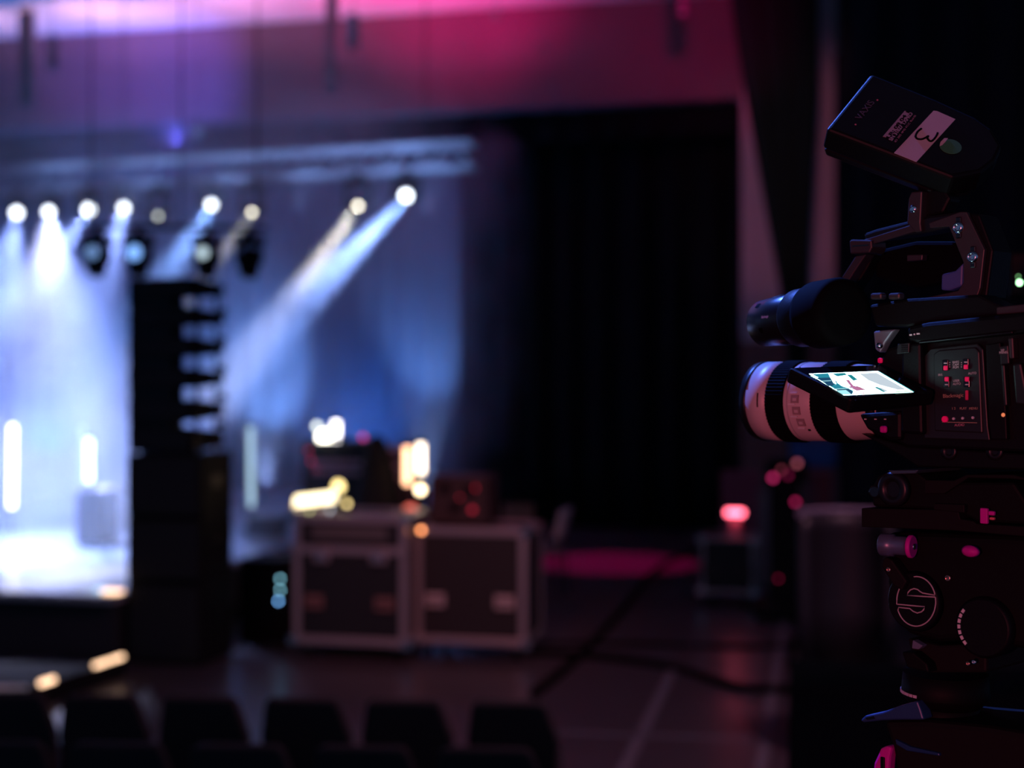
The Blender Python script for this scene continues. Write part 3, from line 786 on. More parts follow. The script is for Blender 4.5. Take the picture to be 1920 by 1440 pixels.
globe('pale blue globe hanging in front of the valance', 370, 247, .06, 17.2, mat('globe_blue', (.5, .6, .75), .4, emit=(.3, .45, .8), es=.12))
globe('dim violet globe hanging at the left edge over the stage', 14, 244, .05, 17.6)
def pipe(label, px, ya, yb, D=18.6, wd=.12):
    a, b = st(px, ya, D), st(px, yb, D)
    o = mb(mat('dark_duct', (.09, .09, .10), .6)).box((0, 0, b.z+(zc-b.z)/2-a.z*0), (wd, .1, zc-b.z)).build('drop_pipe', loc=(a.x, a.y, 0), rz=RS, bevel=.03)
    return tag(o, label, 'pipe')
pipe('grey drop pipe on the magenta wall left of the middle fitting', 622, 30, 170, wd=.17)
pipe('wide dim drop pipe at the left end of the magenta wall', 50, 80, 200, wd=.24)


# ================================================================== CAMCORDER
YAW = math.atan2(-.737, .676)
e1 = Vector((.676, -.737, 0)).normalized(); ey = Vector((.737, .676, 0)).normalized()
A0 = Vector(((1435-960)/F*1.655, 1.655, 0))
O = A0-ey*.05                                    # point on the near side face
CB = O+e1*.24; CB.z = EYE-(842-HZ)/F*1.46
def cq(px, py, y, base=None):
    base = base or CB
    d = Vector(((px-960)/F, 1, -(py-HZ)/F)); p0 = Vector((0, 0, EYE))-base
    # p0 + t d ; local y = (.).dot(ey) = y
    tt = (y-p0.dot(ey))/d.dot(ey); p = p0+d*tt
    return Vector((p.dot(e1), y, p.z))
def poly(pts, y, base=None): return [(lambda v: (v.x, v.z))(cq(a, b, y, base)) for a, b in pts]
def pr(m, pts, y0, y1, base=None): return mb(m).prism(poly(pts, y0, base), y0, y1)
camc = thing('camcorder', 'black shoulder video camera with a white telephoto lens and lit flip-out screen', 'video camera', CB, YAW)
# main body
bodypts = [(1640, 690), (1662, 655), (1700, 642), (1716, 640), (1900, 622), (2010, 606), (2010, 852), (1700, 838), (1668, 822), (1640, 815)]
body = pr(M_black, bodypts, .004, .11).build('body', camc, .003)
# top housing with overhang (slanted shelf catching the screen light)
pr(M_black, [(1700, 612), (1740, 604), (1896, 588), (2010, 574), (2010, 612), (1900, 627), (1722, 645), (1700, 640)], -.008, .11).build('top_housing', camc, .004)
pr(M_blackm, [(1722, 640), (1898, 621), (1898, 625), (1722, 644)], -.010, .0).build('top_ledge', camc, .0008)
# side panel frame + plate
pr(M_panel, [(1733, 668), (1744, 654), (1832, 644), (1843, 655), (1852, 800), (1856, 826), (1733, 822)], -.002, .006).build('panel_frame', camc, .001)
plate = pr(M_panel, [(1750, 664), (1760, 657), (1828, 651), (1836, 660), (1842, 812), (1752, 808)], -.004, .004).build('control_panel', camc, .0012)
def on_face(name, m, px, py, wpx, hpx, y, parent, bev=.0008, thick=.002):
    a = cq(px, py, y); b = cq(px+wpx/2, py, y); c = cq(px, py-hpx/2, y)
    wx = abs(b.x-a.x)*2; hz = abs(c.z-a.z)*2
    return mb(m).box((a.x, y-thick/2, a.z), (wx, thick, hz)).build(name, parent, bev)
def switch(px, py, up):
    on_face('switch_slot', M_gloss, px, py, 11, 20, -.0045, plate, .0015, .001)
    on_face('switch', M_red, px+1, py+(-5 if up else 5), 8, 9, -.0055, plate, .001, .002)
    on_face('switch_mark', M_print, px, py+(5 if up else -4), 6, 2, -.0058, plate, 0, .0004)
switch(1773, 685, False); switch(1811, 683, False); switch(1775, 716, True); switch(1813, 716, True)
def ftext(body_, px, py, size, y, m=M_print, parent=None, base=None, width=None, slope=-.11, bold=0):
    a = cq(px, py, y, base)
    return text('printed_text', body_, m, parent or plate, (a.x, y, a.z), (1, 0, -slope*.55), (0, 0, 1), size, .0001, bold, width)
for k, (tx) in enumerate(('BARS', 'CAM', 'PGM')): ftext(tx, 1792, 679+5*k, .0032, -.0046)
ftext('USER', 1793, 714, .0032, -.0046); ftext('AUTO', 1794, 720, .0032, -.0046)
ftext('IRIS', 1763, 703, .0032, -.0046); ftext('AUTO', 1823, 700, .0032, -.0046)
ftext('Blackmagic', 1787, 742, .0052, -.0046, mat('gold_print', (.45, .33, .2), .5))
for px, tx in ((1788, '1 2'), (1806, 'PLAY'), (1825, 'MENU')): ftext(tx, px, 766, .0034, -.0046, mat('gold_print', (.45, .33, .2), .5))
ftext('AUDIO', 1799, 797, .0034, -.0046, mat('rose_print', (.6, .25, .3), .5))
for k in range(3):
    for px in (1781, 1803): on_face('dot', M_print, px, 680+4*k, 1.6, 1.6, -.0045, plate, 0, .0004)
on_face('red_bar', mat('red_bar', (.5, .0, .06), .5, emit=(.8, 0, .08), es=.08), 1814, 741, 5, 18, -.005, plate, .0005)
def knob(px, py, r, m, y, parent, h=.003):
    a = cq(px, py, y); return mb(m).lathe((a.x, y, a.z), (a.x, y-1, a.z), [(0, r), (h*.8, r), (h, r*.8)], 20).build('button', parent)
knob(1773, 786, .0032, M_red, -.004, plate)
for px in (1790, 1807, 1826): knob(px, 785-(px-1790)*.05, .0014, M_print, -.004, plate)
on_face('gold_rule', mat('gold_print', (.45, .33, .2), .5), 1799, 792, 66, 1, -.0045, plate, 0, .0003)
# right hand door, latch
pr(M_black, [(1848, 646), (1875, 642), (1882, 700), (1888, 824), (1858, 824), (1853, 790)], -.003, .004).build('side_channel', camc, .001)
pr(M_panel, [(1874, 650), (1890, 647), (1892, 682), (1876, 684)], -.004, .002).build('rear_label_plate', camc, .001)
ftext('SIF', 1880, 657, .0032, -.0046, parent=camc); ftext('PANEL', 1882, 661, .0032, -.0046, parent=camc)
pr(M_bracket, [(1890, 634), (1899, 633), (1901, 672), (1893, 673)], -.006, .004).build('rear_bracket', camc, .001)
door = pr(M_panel, [(1898, 682), (1914, 680), (1926, 740), (1924, 760), (1904, 758)], -.006, .004).build('battery_door', camc, .002)
pr(M_panel, [(1877, 684), (1883, 684), (1888, 760), (1882, 762)], -.004, .003).build('door_hinge', camc, .001)
pr(M_black, [(1925, 640), (2010, 630), (2010, 836), (1925, 830)], -.014, .004).build('battery_pack', camc, .004)
k = cq(1881, 778, -.003); mb(em('tally_orange', (1, .25, .1), .8)).lathe(k, k+Vector((0,-1,0)), [(0, .002), (.001, .0015)], 12).build('tally_light', camc)
# front face pieces between lens and panel
pr(M_black, [(1690, 646), (1726, 642), (1730, 815), (1688, 812)], -.010, .006).build('hinge_block', camc, .003)
pl = pr(M_panel, [(1683, 645), (1705, 643), (1704, 661), (1681, 664)], -.013, -.009).build('spec_label', camc, .0006)
for k in range(4): on_face('label_stripe', M_black, 1696, 648+4*k, 12, 1.6, -.0135, pl, 0, .0004)
on_face('front_red_button', M_red, 1652, 676, 9, 10, .002, camc, .0015, .003)
on_face('record_button', M_magenta, 1659, 805, 13, 13, -.003, camc, .003, .004)
for px in (1623, 1642, 1660): on_face('button_mark', M_print, px, 786, 4, 2, -.003, camc, 0, .0006)
pr(M_black, [(1608, 776), (1690, 770), (1690, 826), (1668, 826), (1625, 806)], -.002, .03).build('front_grip', camc, .004)
for px, ww in ((1708, 5), (1715, 3), (1722, 6)): on_face('connector_mark', M_print, px, 628-(px-1708)*.15, ww, 3, -.0095, camc, 0, .0006)
# silver bracket tab under viewfinder
pr(mat('tab_paint', (.16, .2, .23), .35, .3), [(1637, 621), (1678, 617), (1660, 642), (1650, 662), (1640, 655)], .0, .012).build('front_tab', camc, .002)
k = cq(1650, 648, -.001); mb(M_steel).lathe(k, k+Vector((0,-1,0)), [(0, .0035), (.003, .003), (.004, .001)], 16).build('tab_screw', camc)
# ------------------ lens
lens = thing('x', '', ''); bpy.data.objects.remove(lens)
axy = .05
zax = cq(1435, 752, axy).z
R0 = .0455
xf = cq(1435, 752, axy).x
def bx_(px, r): return cq(px, 752, axy-r).x
b1, b2, b3, b4, b5 = bx_(1433, .045), bx_(1468, .0445), bx_(1516, .044), bx_(1566, .0425), bx_(1600, .041)
def ring(name, m, prof, parent, n=64):
    x0 = prof[0][0]
    return mb(m).lathe((x0, axy, zax), (x0+1, axy, zax), [(p[0]-x0, p[1]) for p in prof], n).build(name, parent)
lb = ring('lens', M_white, [(xf+.003, .0455), (b1, .0455), (b1+.0005, .0445), (b2, .0445), (b3, .044), (b3+.001, .043), (b4, .042), (b4+.012, .041), (b5+.01, .039), (b5+.03, .036), (b5+.05, .036)], camc)
ring('front_rim', M_blackm, [(xf-.003, .0440), (xf-.003, .0455), (xf+.003, .0462), (xf+.006, .0462), (xf+.0062, .045)], lb)
k = Vector((xf-.0035, axy, zax)); mb(M_lens).lathe(k, k+Vector((-1, 0, 0)), [(0, .041), (.001, .03), (.002, .001)], 40).build('front_glass', lb)
def ribbed(name, xa, xb, r, parent, m=M_rubber, n=72):
    s = MB().use(m); vs = []; fs = []; N = n*2
    for x in (xa, xa+.001, xb-.001, xb):
        e = .0012 if x in (xa, xb) else 0
        for k in range(N):
            a = 2*PI*k/N; rr = r-e-(.0009 if k % 2 else 0); vs.append((x, axy+rr*math.cos(a), zax+rr*math.sin(a)))
    for i in range(3):
        for k in range(N): fs.append((i*N+k, i*N+(k+1)%N, (i+1)*N+(k+1)%N, (i+1)*N+k))
    fs += [list(range(N)), list(range(3*N, 4*N))[::-1]]
    return s.add(vs, fs).build(name, parent)
ribbed('focus_ring', b1, b2, .0468, lb)
ribbed('zoom_ring', b3+.001, b4, .0455, lb)
ring('rear_black_band', M_blackm, [(b5+.012, .0385), (b5+.013, .0398), (b5+.022, .0398), (b5+.023, .037)], lb)
ring('lens_groove', M_wtrim, [(b2+.004, .0440), (b2+.0045, .0449), (b2+.0055, .0449), (b2+.006, .044)], lb)
# little switch plates and markings on the white barrel (curved with the barrel)
def patch(name, m, px, py, dx, da, r, parent, th=.0008):
    # position from picture on the cylinder of radius r (nearer hit)
    d = Vector(((px-960)/F, 1, -(py-HZ)/F)); p0 = Vector((0, 0, EYE))-CB
    dl = Vector((d.dot(e1), d.dot(ey), d.z)); pl_ = Vector((p0.dot(e1), p0.dot(ey), p0.z))
    a = dl.y**2+dl.z**2; b = 2*(dl.y*(pl_.y-axy)+dl.z*(pl_.z-zax)); c = (pl_.y-axy)**2+(pl_.z-zax)**2-r*r
    disc = max(0, b*b-4*a*c); tt = (-b-math.sqrt(disc))/(2*a); q = pl_+dl*tt
    ang = math.atan2(q.z-zax, q.y-axy); s = MB().use(m); vs = []; n = 6
    for rr in (r-.0005, r+th):
        for x in (q.x-dx/2, q.x+dx/2):
            for k in range(n+1):
                an = ang-da/2+da*k/n; vs.append((x, axy+rr*math.cos(an), zax+rr*math.sin(an)))
    W = n+1; fs = []
    for k in range(n):
        fs += [(k, k+1, W+k+1, W+k), (2*W+k, 3*W+k, 3*W+k+1, 2*W+k+1), (k, 2*W+k, 2*W+k+1, k+1), (W+k, W+k+1, 3*W+k+1, 3*W+k)]
    fs += [(0, W, 3*W, 2*W), (n, 2*W+n, 3*W+n, W+n)]
    return s.add(vs, fs).build(name, parent)
M_sw = mat('lens_switch_plate', (.28, .2, .19), .5)
for (py, px) in ((748, 1488), (770, 1491), (792, 1500)):
    patch('switch_plate', M_sw, px+2, py, .010, .20, .0447, lb)
    patch('lens_switch', M_white, px+2, py+1, .005, .07, .0455, lb)
for (py, px) in ((737, 1488), (758, 1484), (781, 1489), (803, 1503)): patch('engraved_mark', M_print, px, py, .009, .03, .0448, lb)
patch('engraved_mark', M_ink, 1420, 750, .0012, .35, .0457, lb)
patch('index_mark', M_ink, 1518, 806, .003, .05, .0442, lb)
patch('index_mark', M_ink, 1602, 800, .003, .06, .0395, lb)

# ------------------ flip-out screen
def c3(px, py, y): return cq(px, py, y)
y_near, y_far = -.108, -.014
TL, TR, BR, BL = c3(1478, 687, y_near), c3(1652, 682, y_far), c3(1752, 737, y_far), c3(1597, 746, y_near)
mid = (TL+TR+BR+BL)/4; nrm = (TR-TL).cross(BL-TL).normalized()
if nrm.z < 0: nrm = -nrm
def proj(p): return p-nrm*((p-mid).dot(nrm))
TL, TR, BR, BL = map(proj, (TL, TR, BR, BL))
dnv = -nrm*.017
lcd = MB().use(M_black).hexa([BL, BR, TR, TL], [p+dnv for p in (BL, BR, TR, TL)]).build('flip_screen', camc, .003)
def raypl(px, py, off=.0):
    d = Vector(((px-960)/F, 1, -(py-HZ)/F)); p0 = Vector((0, 0, EYE))-CB
    dl = Vector((d.dot(e1), d.dot(ey), d.z)); pl_ = Vector((p0.dot(e1), p0.dot(ey), p0.z))
    q0 = mid+nrm*off; tt = (q0-pl_).dot(nrm)/dl.dot(nrm); return pl_+dl*tt
def scr(name, m, pts, off, th=.0003, parent=None):
    lo = [raypl(a, b, off) for a, b in pts]; hi = [p+nrm*th for p in lo]; n = len(lo)
    s = MB().use(m); s.add(lo+hi, [list(range(n)), list(range(2*n-1, n-1, -1))]+[(i, (i+1)%n, (i+1)%n+n, i+n) for i in range(n)])
    return s
E_w = em('screen_white', (.55, .95, 1), 9); E_g = em('screen_grey', (.60, .70, .78), .95); E_t = em('screen_teal', (.01, .26, .30), .9)
E_d = em('screen_dark_teal', (.0, .09, .12), .6); E_p = em('screen_pink', (.6, .2, .35), .8); E_y = em('screen_icons', (.5, .75, .5), 1.2); E_c = em('screen_cyan', (.35, .75, .75), 1.2)
MATS['screen_red'] = E_r = em('screen_red', (1, .08, .1), 1.4)
S = MB()
def sadd(m, pts, off):
    S.use(m); lo = [raypl(a, b, off) for a, b in pts]; hi = [p+nrm*.0002 for p in lo]; n = len(lo)
    S.add(lo+hi, [list(range(n)), list(range(2*n-1, n-1, -1))]+[(i, (i+1)%n, (i+1)%n+n, i+n) for i in range(n)])
sadd(E_w, [(1517, 701), (1646, 696), (1713, 735), (1582, 741)], .0004)
sadd(E_t, [(1519, 702), (1552, 700), (1562, 712), (1578, 724), (1588, 727), (1600, 733), (1598, 740), (1583, 740)], .0006)
sadd(E_d, [(1532, 709), (1556, 708), (1570, 716), (1560, 724), (1554, 724)], .0008)
sadd(E_d, [(1566, 729), (1590, 728), (1600, 736), (1597, 739), (1584, 740)], .0008)
sadd(E_g, [(1612, 701), (1643, 699), (1700, 731), (1684, 731), (1650, 722), (1628, 713)], .0006)
sadd(E_t, [(1646, 696), (1648, 696), (1714, 734.5), (1712, 735)], .0006)
sadd(E_p, [(1585, 712), (1592, 713), (1600, 723), (1620, 729), (1616, 732), (1596, 726)], .0008)
sadd(E_w, [(1555, 704), (1559, 704), (1566, 716), (1568, 720), (1563, 718)], .001)
sadd(E_w, [(1580, 719), (1585, 719), (1586, 723), (1582, 724)], .001)
sadd(E_c, [(1562, 729.5), (1598, 727.2), (1599, 728), (1563, 730.3)], .001)
sadd(E_c, [(1540, 714.5), (1558, 713.5), (1558.5, 714.2), (1540.8, 715.2)], .001)
sadd(E_c, [(1568, 732.5), (1586, 731.5), (1596, 739), (1580, 740)], .001)
sadd(E_t, [(1640, 726), (1645, 725.5), (1660, 735), (1657, 735.5)], .001)
sadd(E_y, [(1677, 734), (1708, 732), (1711, 734), (1680, 736)], .001)
for k in range(3): sadd(E_w, [(1520+4*k, 702.6+2*k), (1524+4*k, 702.4+2*k), (1526+4*k, 704+2*k), (1522+4*k, 704.2+2*k)], .001)
sadd(E_t, [(1588, 703), (1597, 703), (1608, 712), (1600, 714)], .0007)
sadd(E_t, [(1560, 700.5), (1584, 699.5), (1588, 703), (1570, 706)], .0007)
sadd(E_g, [(1640, 727), (1652, 727), (1668, 734), (1655, 735)], .0007)
sadd(E_p, [(1590, 725), (1608, 724), (1624, 731), (1606, 733)], .0007)
sadd(E_r, [(1615, 736), (1620, 736), (1622, 738), (1618, 738.5)], .001)
sadd(E_y, [(1602, 736), (1606, 736), (1609, 739), (1606, 739.5)], .001)
S.build('screen', lcd)
S = MB(); sadd(M_gloss, [(1490, 690), (1648, 685), (1735, 738), (1592, 745)], .0001); S.build('screen_bezel', lcd)
for a, b in ((1500, 689), (1604, 750)):
    S = MB(); 
    try: sadd(M_steel, [(a-1, b-1), (a+1, b-1), (a+1, b+1), (a-1, b+1)], .0004); S.build('bezel_screw', lcd)
    except Exception: pass
# hinge arm from screen to body
MB().use(M_black).hexa([proj(BR).lerp(TR, .15)+dnv*.2, proj(BR).lerp(TR, .55)+dnv*.2, proj(BR).lerp(TR, .55)+dnv, proj(BR).lerp(TR, .15)+dnv],
   [p+Vector((.004, .022, -.002)) for p in (BR.lerp(TR, .15)+dnv*.2, BR.lerp(TR, .55)+dnv*.2, BR.lerp(TR, .55)+dnv, BR.lerp(TR, .15)+dnv)]).build('screen_hinge', camc, .001)

# ------------------ viewfinder (barrel + eyecup), a cylinder along the camera axis slightly pitched
yv = -.005
vA, vB = cq(1437, 606, yv+.012), cq(1575, 585, yv-.028)
vd = (vB-vA).normalized(); VL = (vB-vA).length
vf = mb(mat('viewfinder_paint', (.008, .008, .009), .27, .3, spec=.6)).lathe(vA, vB, [(-.004, .024), (-.001, .0262), (VL*.42, .0285), (VL*.44, .0275), (VL*.47, .0275)], 48).build('viewfinder', camc)
mb(M_black).lathe(vA+vd*VL*.46, vB+vd, [(0, .0295), (.004, .0315), (VL*.25, .032), (VL*.27, .030)], 48).build('viewfinder_ring', vf)
mb(M_rubber).lathe(vA+vd*VL*.66, vB+vd, [(0, .027), (.004, .0345), (.010, .0362), (VL*.34, .0362), (VL*.40, .034), (VL*.41, .026)], 48).build('eyecup', vf)
for ang in (.95, 1.25):
    u_ = Vector((0, 0, 1)); u_ = (u_-vd*u_.dot(vd)).normalized(); w_ = vd.cross(u_)
    if w_.y > 0: w_ = -w_
    dd = u_*math.sin(ang+.25)+w_*math.cos(ang+.25)
    mb(M_black).tube([vA+vd*.004+dd*.0255, vA+vd*VL*.40+dd*.0283], .0011, 6).build('barrel_groove', vf)
def vpt(px, py):
    a = cq(px, py, yv-.018); return a
k = vpt(1432, 594)
def cyl_patch(m, px, py, wx, hz, nm):
    d = Vector(((px-960)/F, 1, -(py-HZ)/F)); p0 = Vector((0, 0, EYE))-CB
    dl = Vector((d.dot(e1), d.dot(ey), d.z)); pl_ = Vector((p0.dot(e1), p0.dot(ey), p0.z))
    # march
    tt = 1.2
    while tt < 2.2:
        q = pl_+dl*tt; ax_ = (q-vA).dot(vd); rr = .0262+(.0285-.0262)*ax_/(VL*.42)
        if (q-vA-vd*ax_).length < rr: break
        tt += .0005
    nn = (q-vA-vd*ax_).normalized(); up = vd.cross(nn).normalized()
    if up.z < 0: up = -up
    return q, nn, up
q, nn, up = cyl_patch(None, 1435, 594, 0, 0, '')
text('printed_text', 'Blackmagic', mat('grey_print', (.4, .33, .33), .5), vf, q+nn*.0006, vd if (vd.cross(up)).dot(nn) > 0 else -vd, up, .0042, .0001, 0, .013)
q, nn, up = cyl_patch(None, 1464, 590, 0, 0, '')
xx = vd if (vd.cross(up)).dot(nn) > 0 else -vd
Rr = Matrix((xx, up, nn)).transposed()
mb(M_red).box(q+nn*.0003, (.0028, .012, .001), tilt=Rr).build('red_mark', vf, .0003)
for px, py in ((1421, 573), (1470, 565), (1427, 620), (1475, 612)):
    q, nn, up = cyl_patch(None, px, py, 0, 0, ''); Rr = Matrix((vd, nn.cross(vd), nn)).transposed()
    mb(M_rubber).box(q, (.006, .006, .001), tilt=Rr).build('barrel_screw_cap', vf, .0015)
# viewfinder arm to body
pr(M_black, [(1628, 572), (1700, 560), (1835, 552), (1880, 574), (1900, 590), (1742, 606), (1700, 614), (1640, 612)], .0, .035).build('viewfinder_rail', camc, .003)
mb(M_blackm).tube([cq(1633, 575, .02), cq(1570, 560, .03)], .008, 12).build('viewfinder_arm', camc)
for px, py in ((1652, 556), (1686, 556)): on_face('rail_clamp', M_bracket, px, py, 22, 12, .005, camc, .002, .01)
pr(M_bracket, [(1868, 576), (1920, 570), (2010, 560), (2010, 578), (1920, 586), (1868, 590)], -.002, .03).build('rear_rail_plate', camc, .001)

# ------------------ top handle
pr(M_blackm, [(1618, 438), (1640, 430), (1742, 404), (1800, 396), (1812, 398), (1806, 420), (1742, 436), (1622, 452)], .035, .062).build('top_handle', camc, .003)
hnd = pr(M_bracket, [(1741, 418), (1800, 397), (1812, 397), (1846, 468), (1838, 540), (1830, 562), (1800, 566), (1716, 568), (1716, 562), (1796, 545), (1806, 530), (1806, 492), (1779, 425), (1743, 428)], .030, .036).build('handle_side_plate', camc, .001)
for px, py in ((1798, 427), (1825, 482)):
    k = cq(px, py, .030)
    c = mb(M_gloss).box((k.x, .0295, k.z), (.006, .002, .022)).build('plate_slot', hnd, .001)
    c = mb(M_steel).lathe((k.x, .030, k.z), (k.x, -1, k.z), [(0, .0062), (.002, .0062), (.004, .0048), (.0042, .003), (.002, .0026)], 24).build('plate_screw', hnd)
pr(M_black, [(1815, 398), (1836, 402), (1862, 470), (1850, 560), (1832, 562), (1846, 468)], .036, .075).build('handle_rear_post', camc, .002)
pr(M_bracket, [(1620, 449), (1712, 420), (1716, 434), (1622, 462)], .034, .04).build('handle_front_plate', camc, .001)
cap = pr(M_bracket, [(1592, 452), (1596, 449), (1634, 450), (1635, 464), (1630, 474), (1594, 476)], .030, .058).build('handle_clamp', camc, .0015)
pr(M_gloss, [(1598, 460), (1628, 458), (1628, 461), (1598, 463)], .0295, .031).build('clamp_slot', cap)
pr(M_bracket, [(1604, 480), (1624, 477), (1608, 500), (1590, 528), (1578, 520)], .034, .05).build('handle_front_strut', camc, .001)
pr(M_black, [(1624, 478), (1640, 476), (1625, 505), (1600, 545), (1588, 530)], .05, .07).build('handle_front_leg', camc, .002)
# cradle inside the handle, cloth-like tab with blue light put into its colour
pr(M_rubber, [(1640, 470), (1716, 452), (1790, 452), (1804, 492), (1800, 522), (1716, 540), (1640, 520)], .066, .085).build('handle_core', camc, .004)
pr(mat('blue_lit_plate', (.05, .10, .30), .5), [(1765, 514), (1790, 508), (1806, 492), (1804, 536), (1780, 545), (1764, 544)], .052, .064).build('inner_tab', camc, .002)
pr(M_bracket, [(1700, 478), (1730, 477), (1729, 488), (1700, 490)], .05, .06).build('inner_bracket', camc, .001)
# mount post for the wireless box
post = pr(M_bracket, [(1703, 372), (1708, 360), (1729, 358), (1726, 418), (1728, 434), (1716, 436), (1700, 418)], .030, .046).build('accessory_post', camc, .0015)
k = cq(1713, 392, .030); mb(M_steel).lathe((k.x, .031, k.z), (k.x, -1, k.z), [(0, .004), (.003, .004), (.0035, .002)], 16).build('post_screw', post)
pr(M_black, [(1728, 356), (1770, 352), (1782, 372), (1768, 400), (1728, 410)], .040, .062).build('accessory_arm', camc, .003)
# lens hood lens foot and dovetail plate
pr(M_black, [(1612, 812), (1700, 836), (1880, 848), (2010, 856), (2010, 884), (1720, 876), (1690, 856)], .012, .085).build('base_plate', camc, .002)
for px in (1780, 1866):
    k = cq(px, 846, .012); mb(M_blackm).lathe((k.x, .012, k.z), (k.x, -1, k.z), [(0, .009), (.002, .009), (.0022, .004), (.0005, .0035)], 24).build('base_socket', camc)

# ================================================================== WIRELESS TRANSMITTER
def wp(px, py, Y): return P(px, py, Y)
C0 = P(1549, 241, 1.50)
av = Vector((.0478, .055, .0579)); 
# vectors along the left edge (a) and lower edge (b)
pa = P(1634, 137, 1.555); av = pa-C0
pb = P(1776, 335, 1.452); bv = pb-C0; bv = bv-av*(bv.dot(av)/av.dot(av))
nv = av.cross(bv).normalized()
if nv.y > 0: nv = -nv
LA, LB = av.length, bv.length; ah, bh = av.normalized(), bv.normalized()
tx = thing('wireless_transmitter', 'tilted black wireless video box with a taped 3 and green dot above the camcorder', 'wireless video box', C0, 0)
def tp(a, b, d): return ah*(a*LA)+bh*(b*LB)+nv*d
S = MB().use(M_black)
outl = [(0, 0), (1, 0), (1.0, .55), (.97, .9), (.9, 1.06), (.72, 1.2), (.5, 1.22), (.28, 1.18), (.06, 1.03)]
n = len(outl)
S.add([tp(a, b, 0) for a, b in outl]+[tp(a, b, -.028) for a, b in outl], [list(range(n)), list(range(2*n-1, n-1, -1))]+[(i, (i+1)%n, (i+1)%n+n, i+n) for i in range(n)])
case = S.build('casing', tx, .004, 3)
S = MB().use(M_gloss); S.add([tp(.04+(a*.92), .03+b*.95, .0002) for a, b in outl]+[tp(.04+a*.92, .03+b*.95, -.001) for a, b in outl], [list(range(n)), list(range(2*n-1, n-1, -1))]+[(i, (i+1)%n, (i+1)%n+n, i+n) for i in range(n)])
S.build('face_plate', case)
o = MB().use(M_blackm); o.add([tp(a, b, -.030) for a, b in [(x*.96+.02, y*.97+.01) for x, y in outl]]+[tp(a, b, -.040) for a, b in [(x*.9+.05, y*.93+.03) for x, y in outl]], [list(range(n)), list(range(2*n-1, n-1, -1))]+[(i, (i+1)%n, (i+1)%n+n, i+n) for i in range(n)])
o.build('heat_sink', tx, .002)
def flatq(name, m, a0, a1, b0, b1, d, parent, th=.0004):
    S = MB().use(m); lo = [tp(a0, b0, d), tp(a1, b0, d), tp(a1, b1, d), tp(a0, b1, d)]
    S.hexa([p-nv*th for p in lo], lo); return S.build(name, parent)
def rpt(px, py):     # picture point onto the face -> (a,b)
    d = Vector(((px-960)/F, 1, -(py-HZ)/F)); p0 = Vector((0, 0, EYE)); tt = (C0-p0).dot(nv)/d.dot(nv); q = p0+d*tt-C0
    return q.dot(ah)/LA, q.dot(bh)/LB
def traced(name, m, pts, d, th=.0005):
    S = MB().use(m); q = [rpt(*p) for p in pts]; n = len(q)
    S.add([tp(a, b, d-th) for a, b in q]+[tp(a, b, d) for a, b in q], [list(range(n))[::-1], list(range(n, 2*n))]+[(i, (i+1)%n, (i+1)%n+n, i+n) for i in range(n)])
    return S.build(name, tx)
tape = traced('tape_strip', M_tape, [(1750, 209), (1757, 210), (1791, 225), (1718, 305), (1676, 288)], .0012)
tag(tape, 'white tape strip marked with a handwritten 3')
pts3 = [(1727, 243), (1720, 249), (1716, 257), (1719, 262), (1727, 263), (1735, 260), (1740, 257), (1738, 261), (1742, 266), (1747, 266), (1753, 260), (1757, 253), (1757, 251)]
def smooth(pts, k=5):
    out = []
    for i in range(len(pts)-1):
        p0, p1, p2, p3 = [Vector(pts[max(0, min(len(pts)-1, j))]) for j in (i-1, i, i+1, i+2)]
        for s_ in range(k):
            q = s_/k; out.append(.5*((2*p1)+(p2-p0)*q+(2*p0-5*p1+4*p2-p3)*q*q+(3*p1-p0-3*p2+p3)*q**3))
    out.append(Vector(pts[-1])); return out
mb(M_ink).tube([tp(*rpt(p.x, p.y), .0014) for p in smooth(pts3)], .0012, 6).build('handwritten_digit', tx)
ca, cb = rpt(1782, 276)
cc = tp(ca, cb, 0); mb(M_green).lathe(cc+nv*.0006, cc+nv, [(0, .0113), (.0005, .0113)], 32).build('green_sticker', tx)
S = MB().use(M_tape); q = [(1761, 276), (1763, 268), (1770, 261), (1777, 261), (1772, 268), (1766, 274)]
traced('sticker_backing', M_tape, q, .0015, .0003)
lab = traced('serial_label', M_label, [(1696, 209), (1706, 212), (1668, 260), (1655, 257)], .001)
xd = ah; yd = nv.cross(xd)
def ttext(b_, px, py, size, m, width=None, bold=0):
    a, b = rpt(px, py); return text('printed_text', b_, m, tx, tp(a, b, .0014), ah, nv.cross(ah), size, .0001, bold, width)
M_lt = mat('label_text', (.30, .14, .15), .6)
ttext('LR: 08 04 1', 1684, 235, .0052, M_ink, .05, .0002)
ttext('SN 31827 TXPRO', 1689, 239, .0058, M_label, .052, .0002); ttext('ID 205 4M5 FCC RoHS', 1697, 243, .003, M_lt, .05)
ttext('VAXIS', 1622, 208, .0105, mat('faint_logo', (.07, .05, .055), .5), .034)
for px, py in ((1645, 188), (1604, 234)): 
    a, b = rpt(px, py); c = tp(a, b, 0); mb(em('tiny_red', (.9, .05, .15), .12)).lathe(c, c+nv, [(0, .001), (.0006, .001)], 10).build('indicator_light', tx)

# ================================================================== TRIPOD + FLUID HEAD
TBs = Vector((CB.x, CB.y, 0)); TBs = TBs+e1*.0+ey*.045
trp = thing('tripod', 'black camera tripod with fluid head and round letter-S badge', 'tripod', (TBs.x, TBs.y, 0), YAW)
TB0 = Vector((TBs.x, TBs.y, 0))
def tq(px, py, y): return cq(px, py, y, TB0)
def tpr(m, pts, y0, y1): return mb(m).prism(poly(pts, y0, TB0), y0, y1)
M_head = mat('head_black', (.0035, .0032, .0032), .6, 0, spec=.1)
M_headb = mat('head_brown', (.007, .0055, .0055), .6, 0, spec=.1)
y0 = -.045
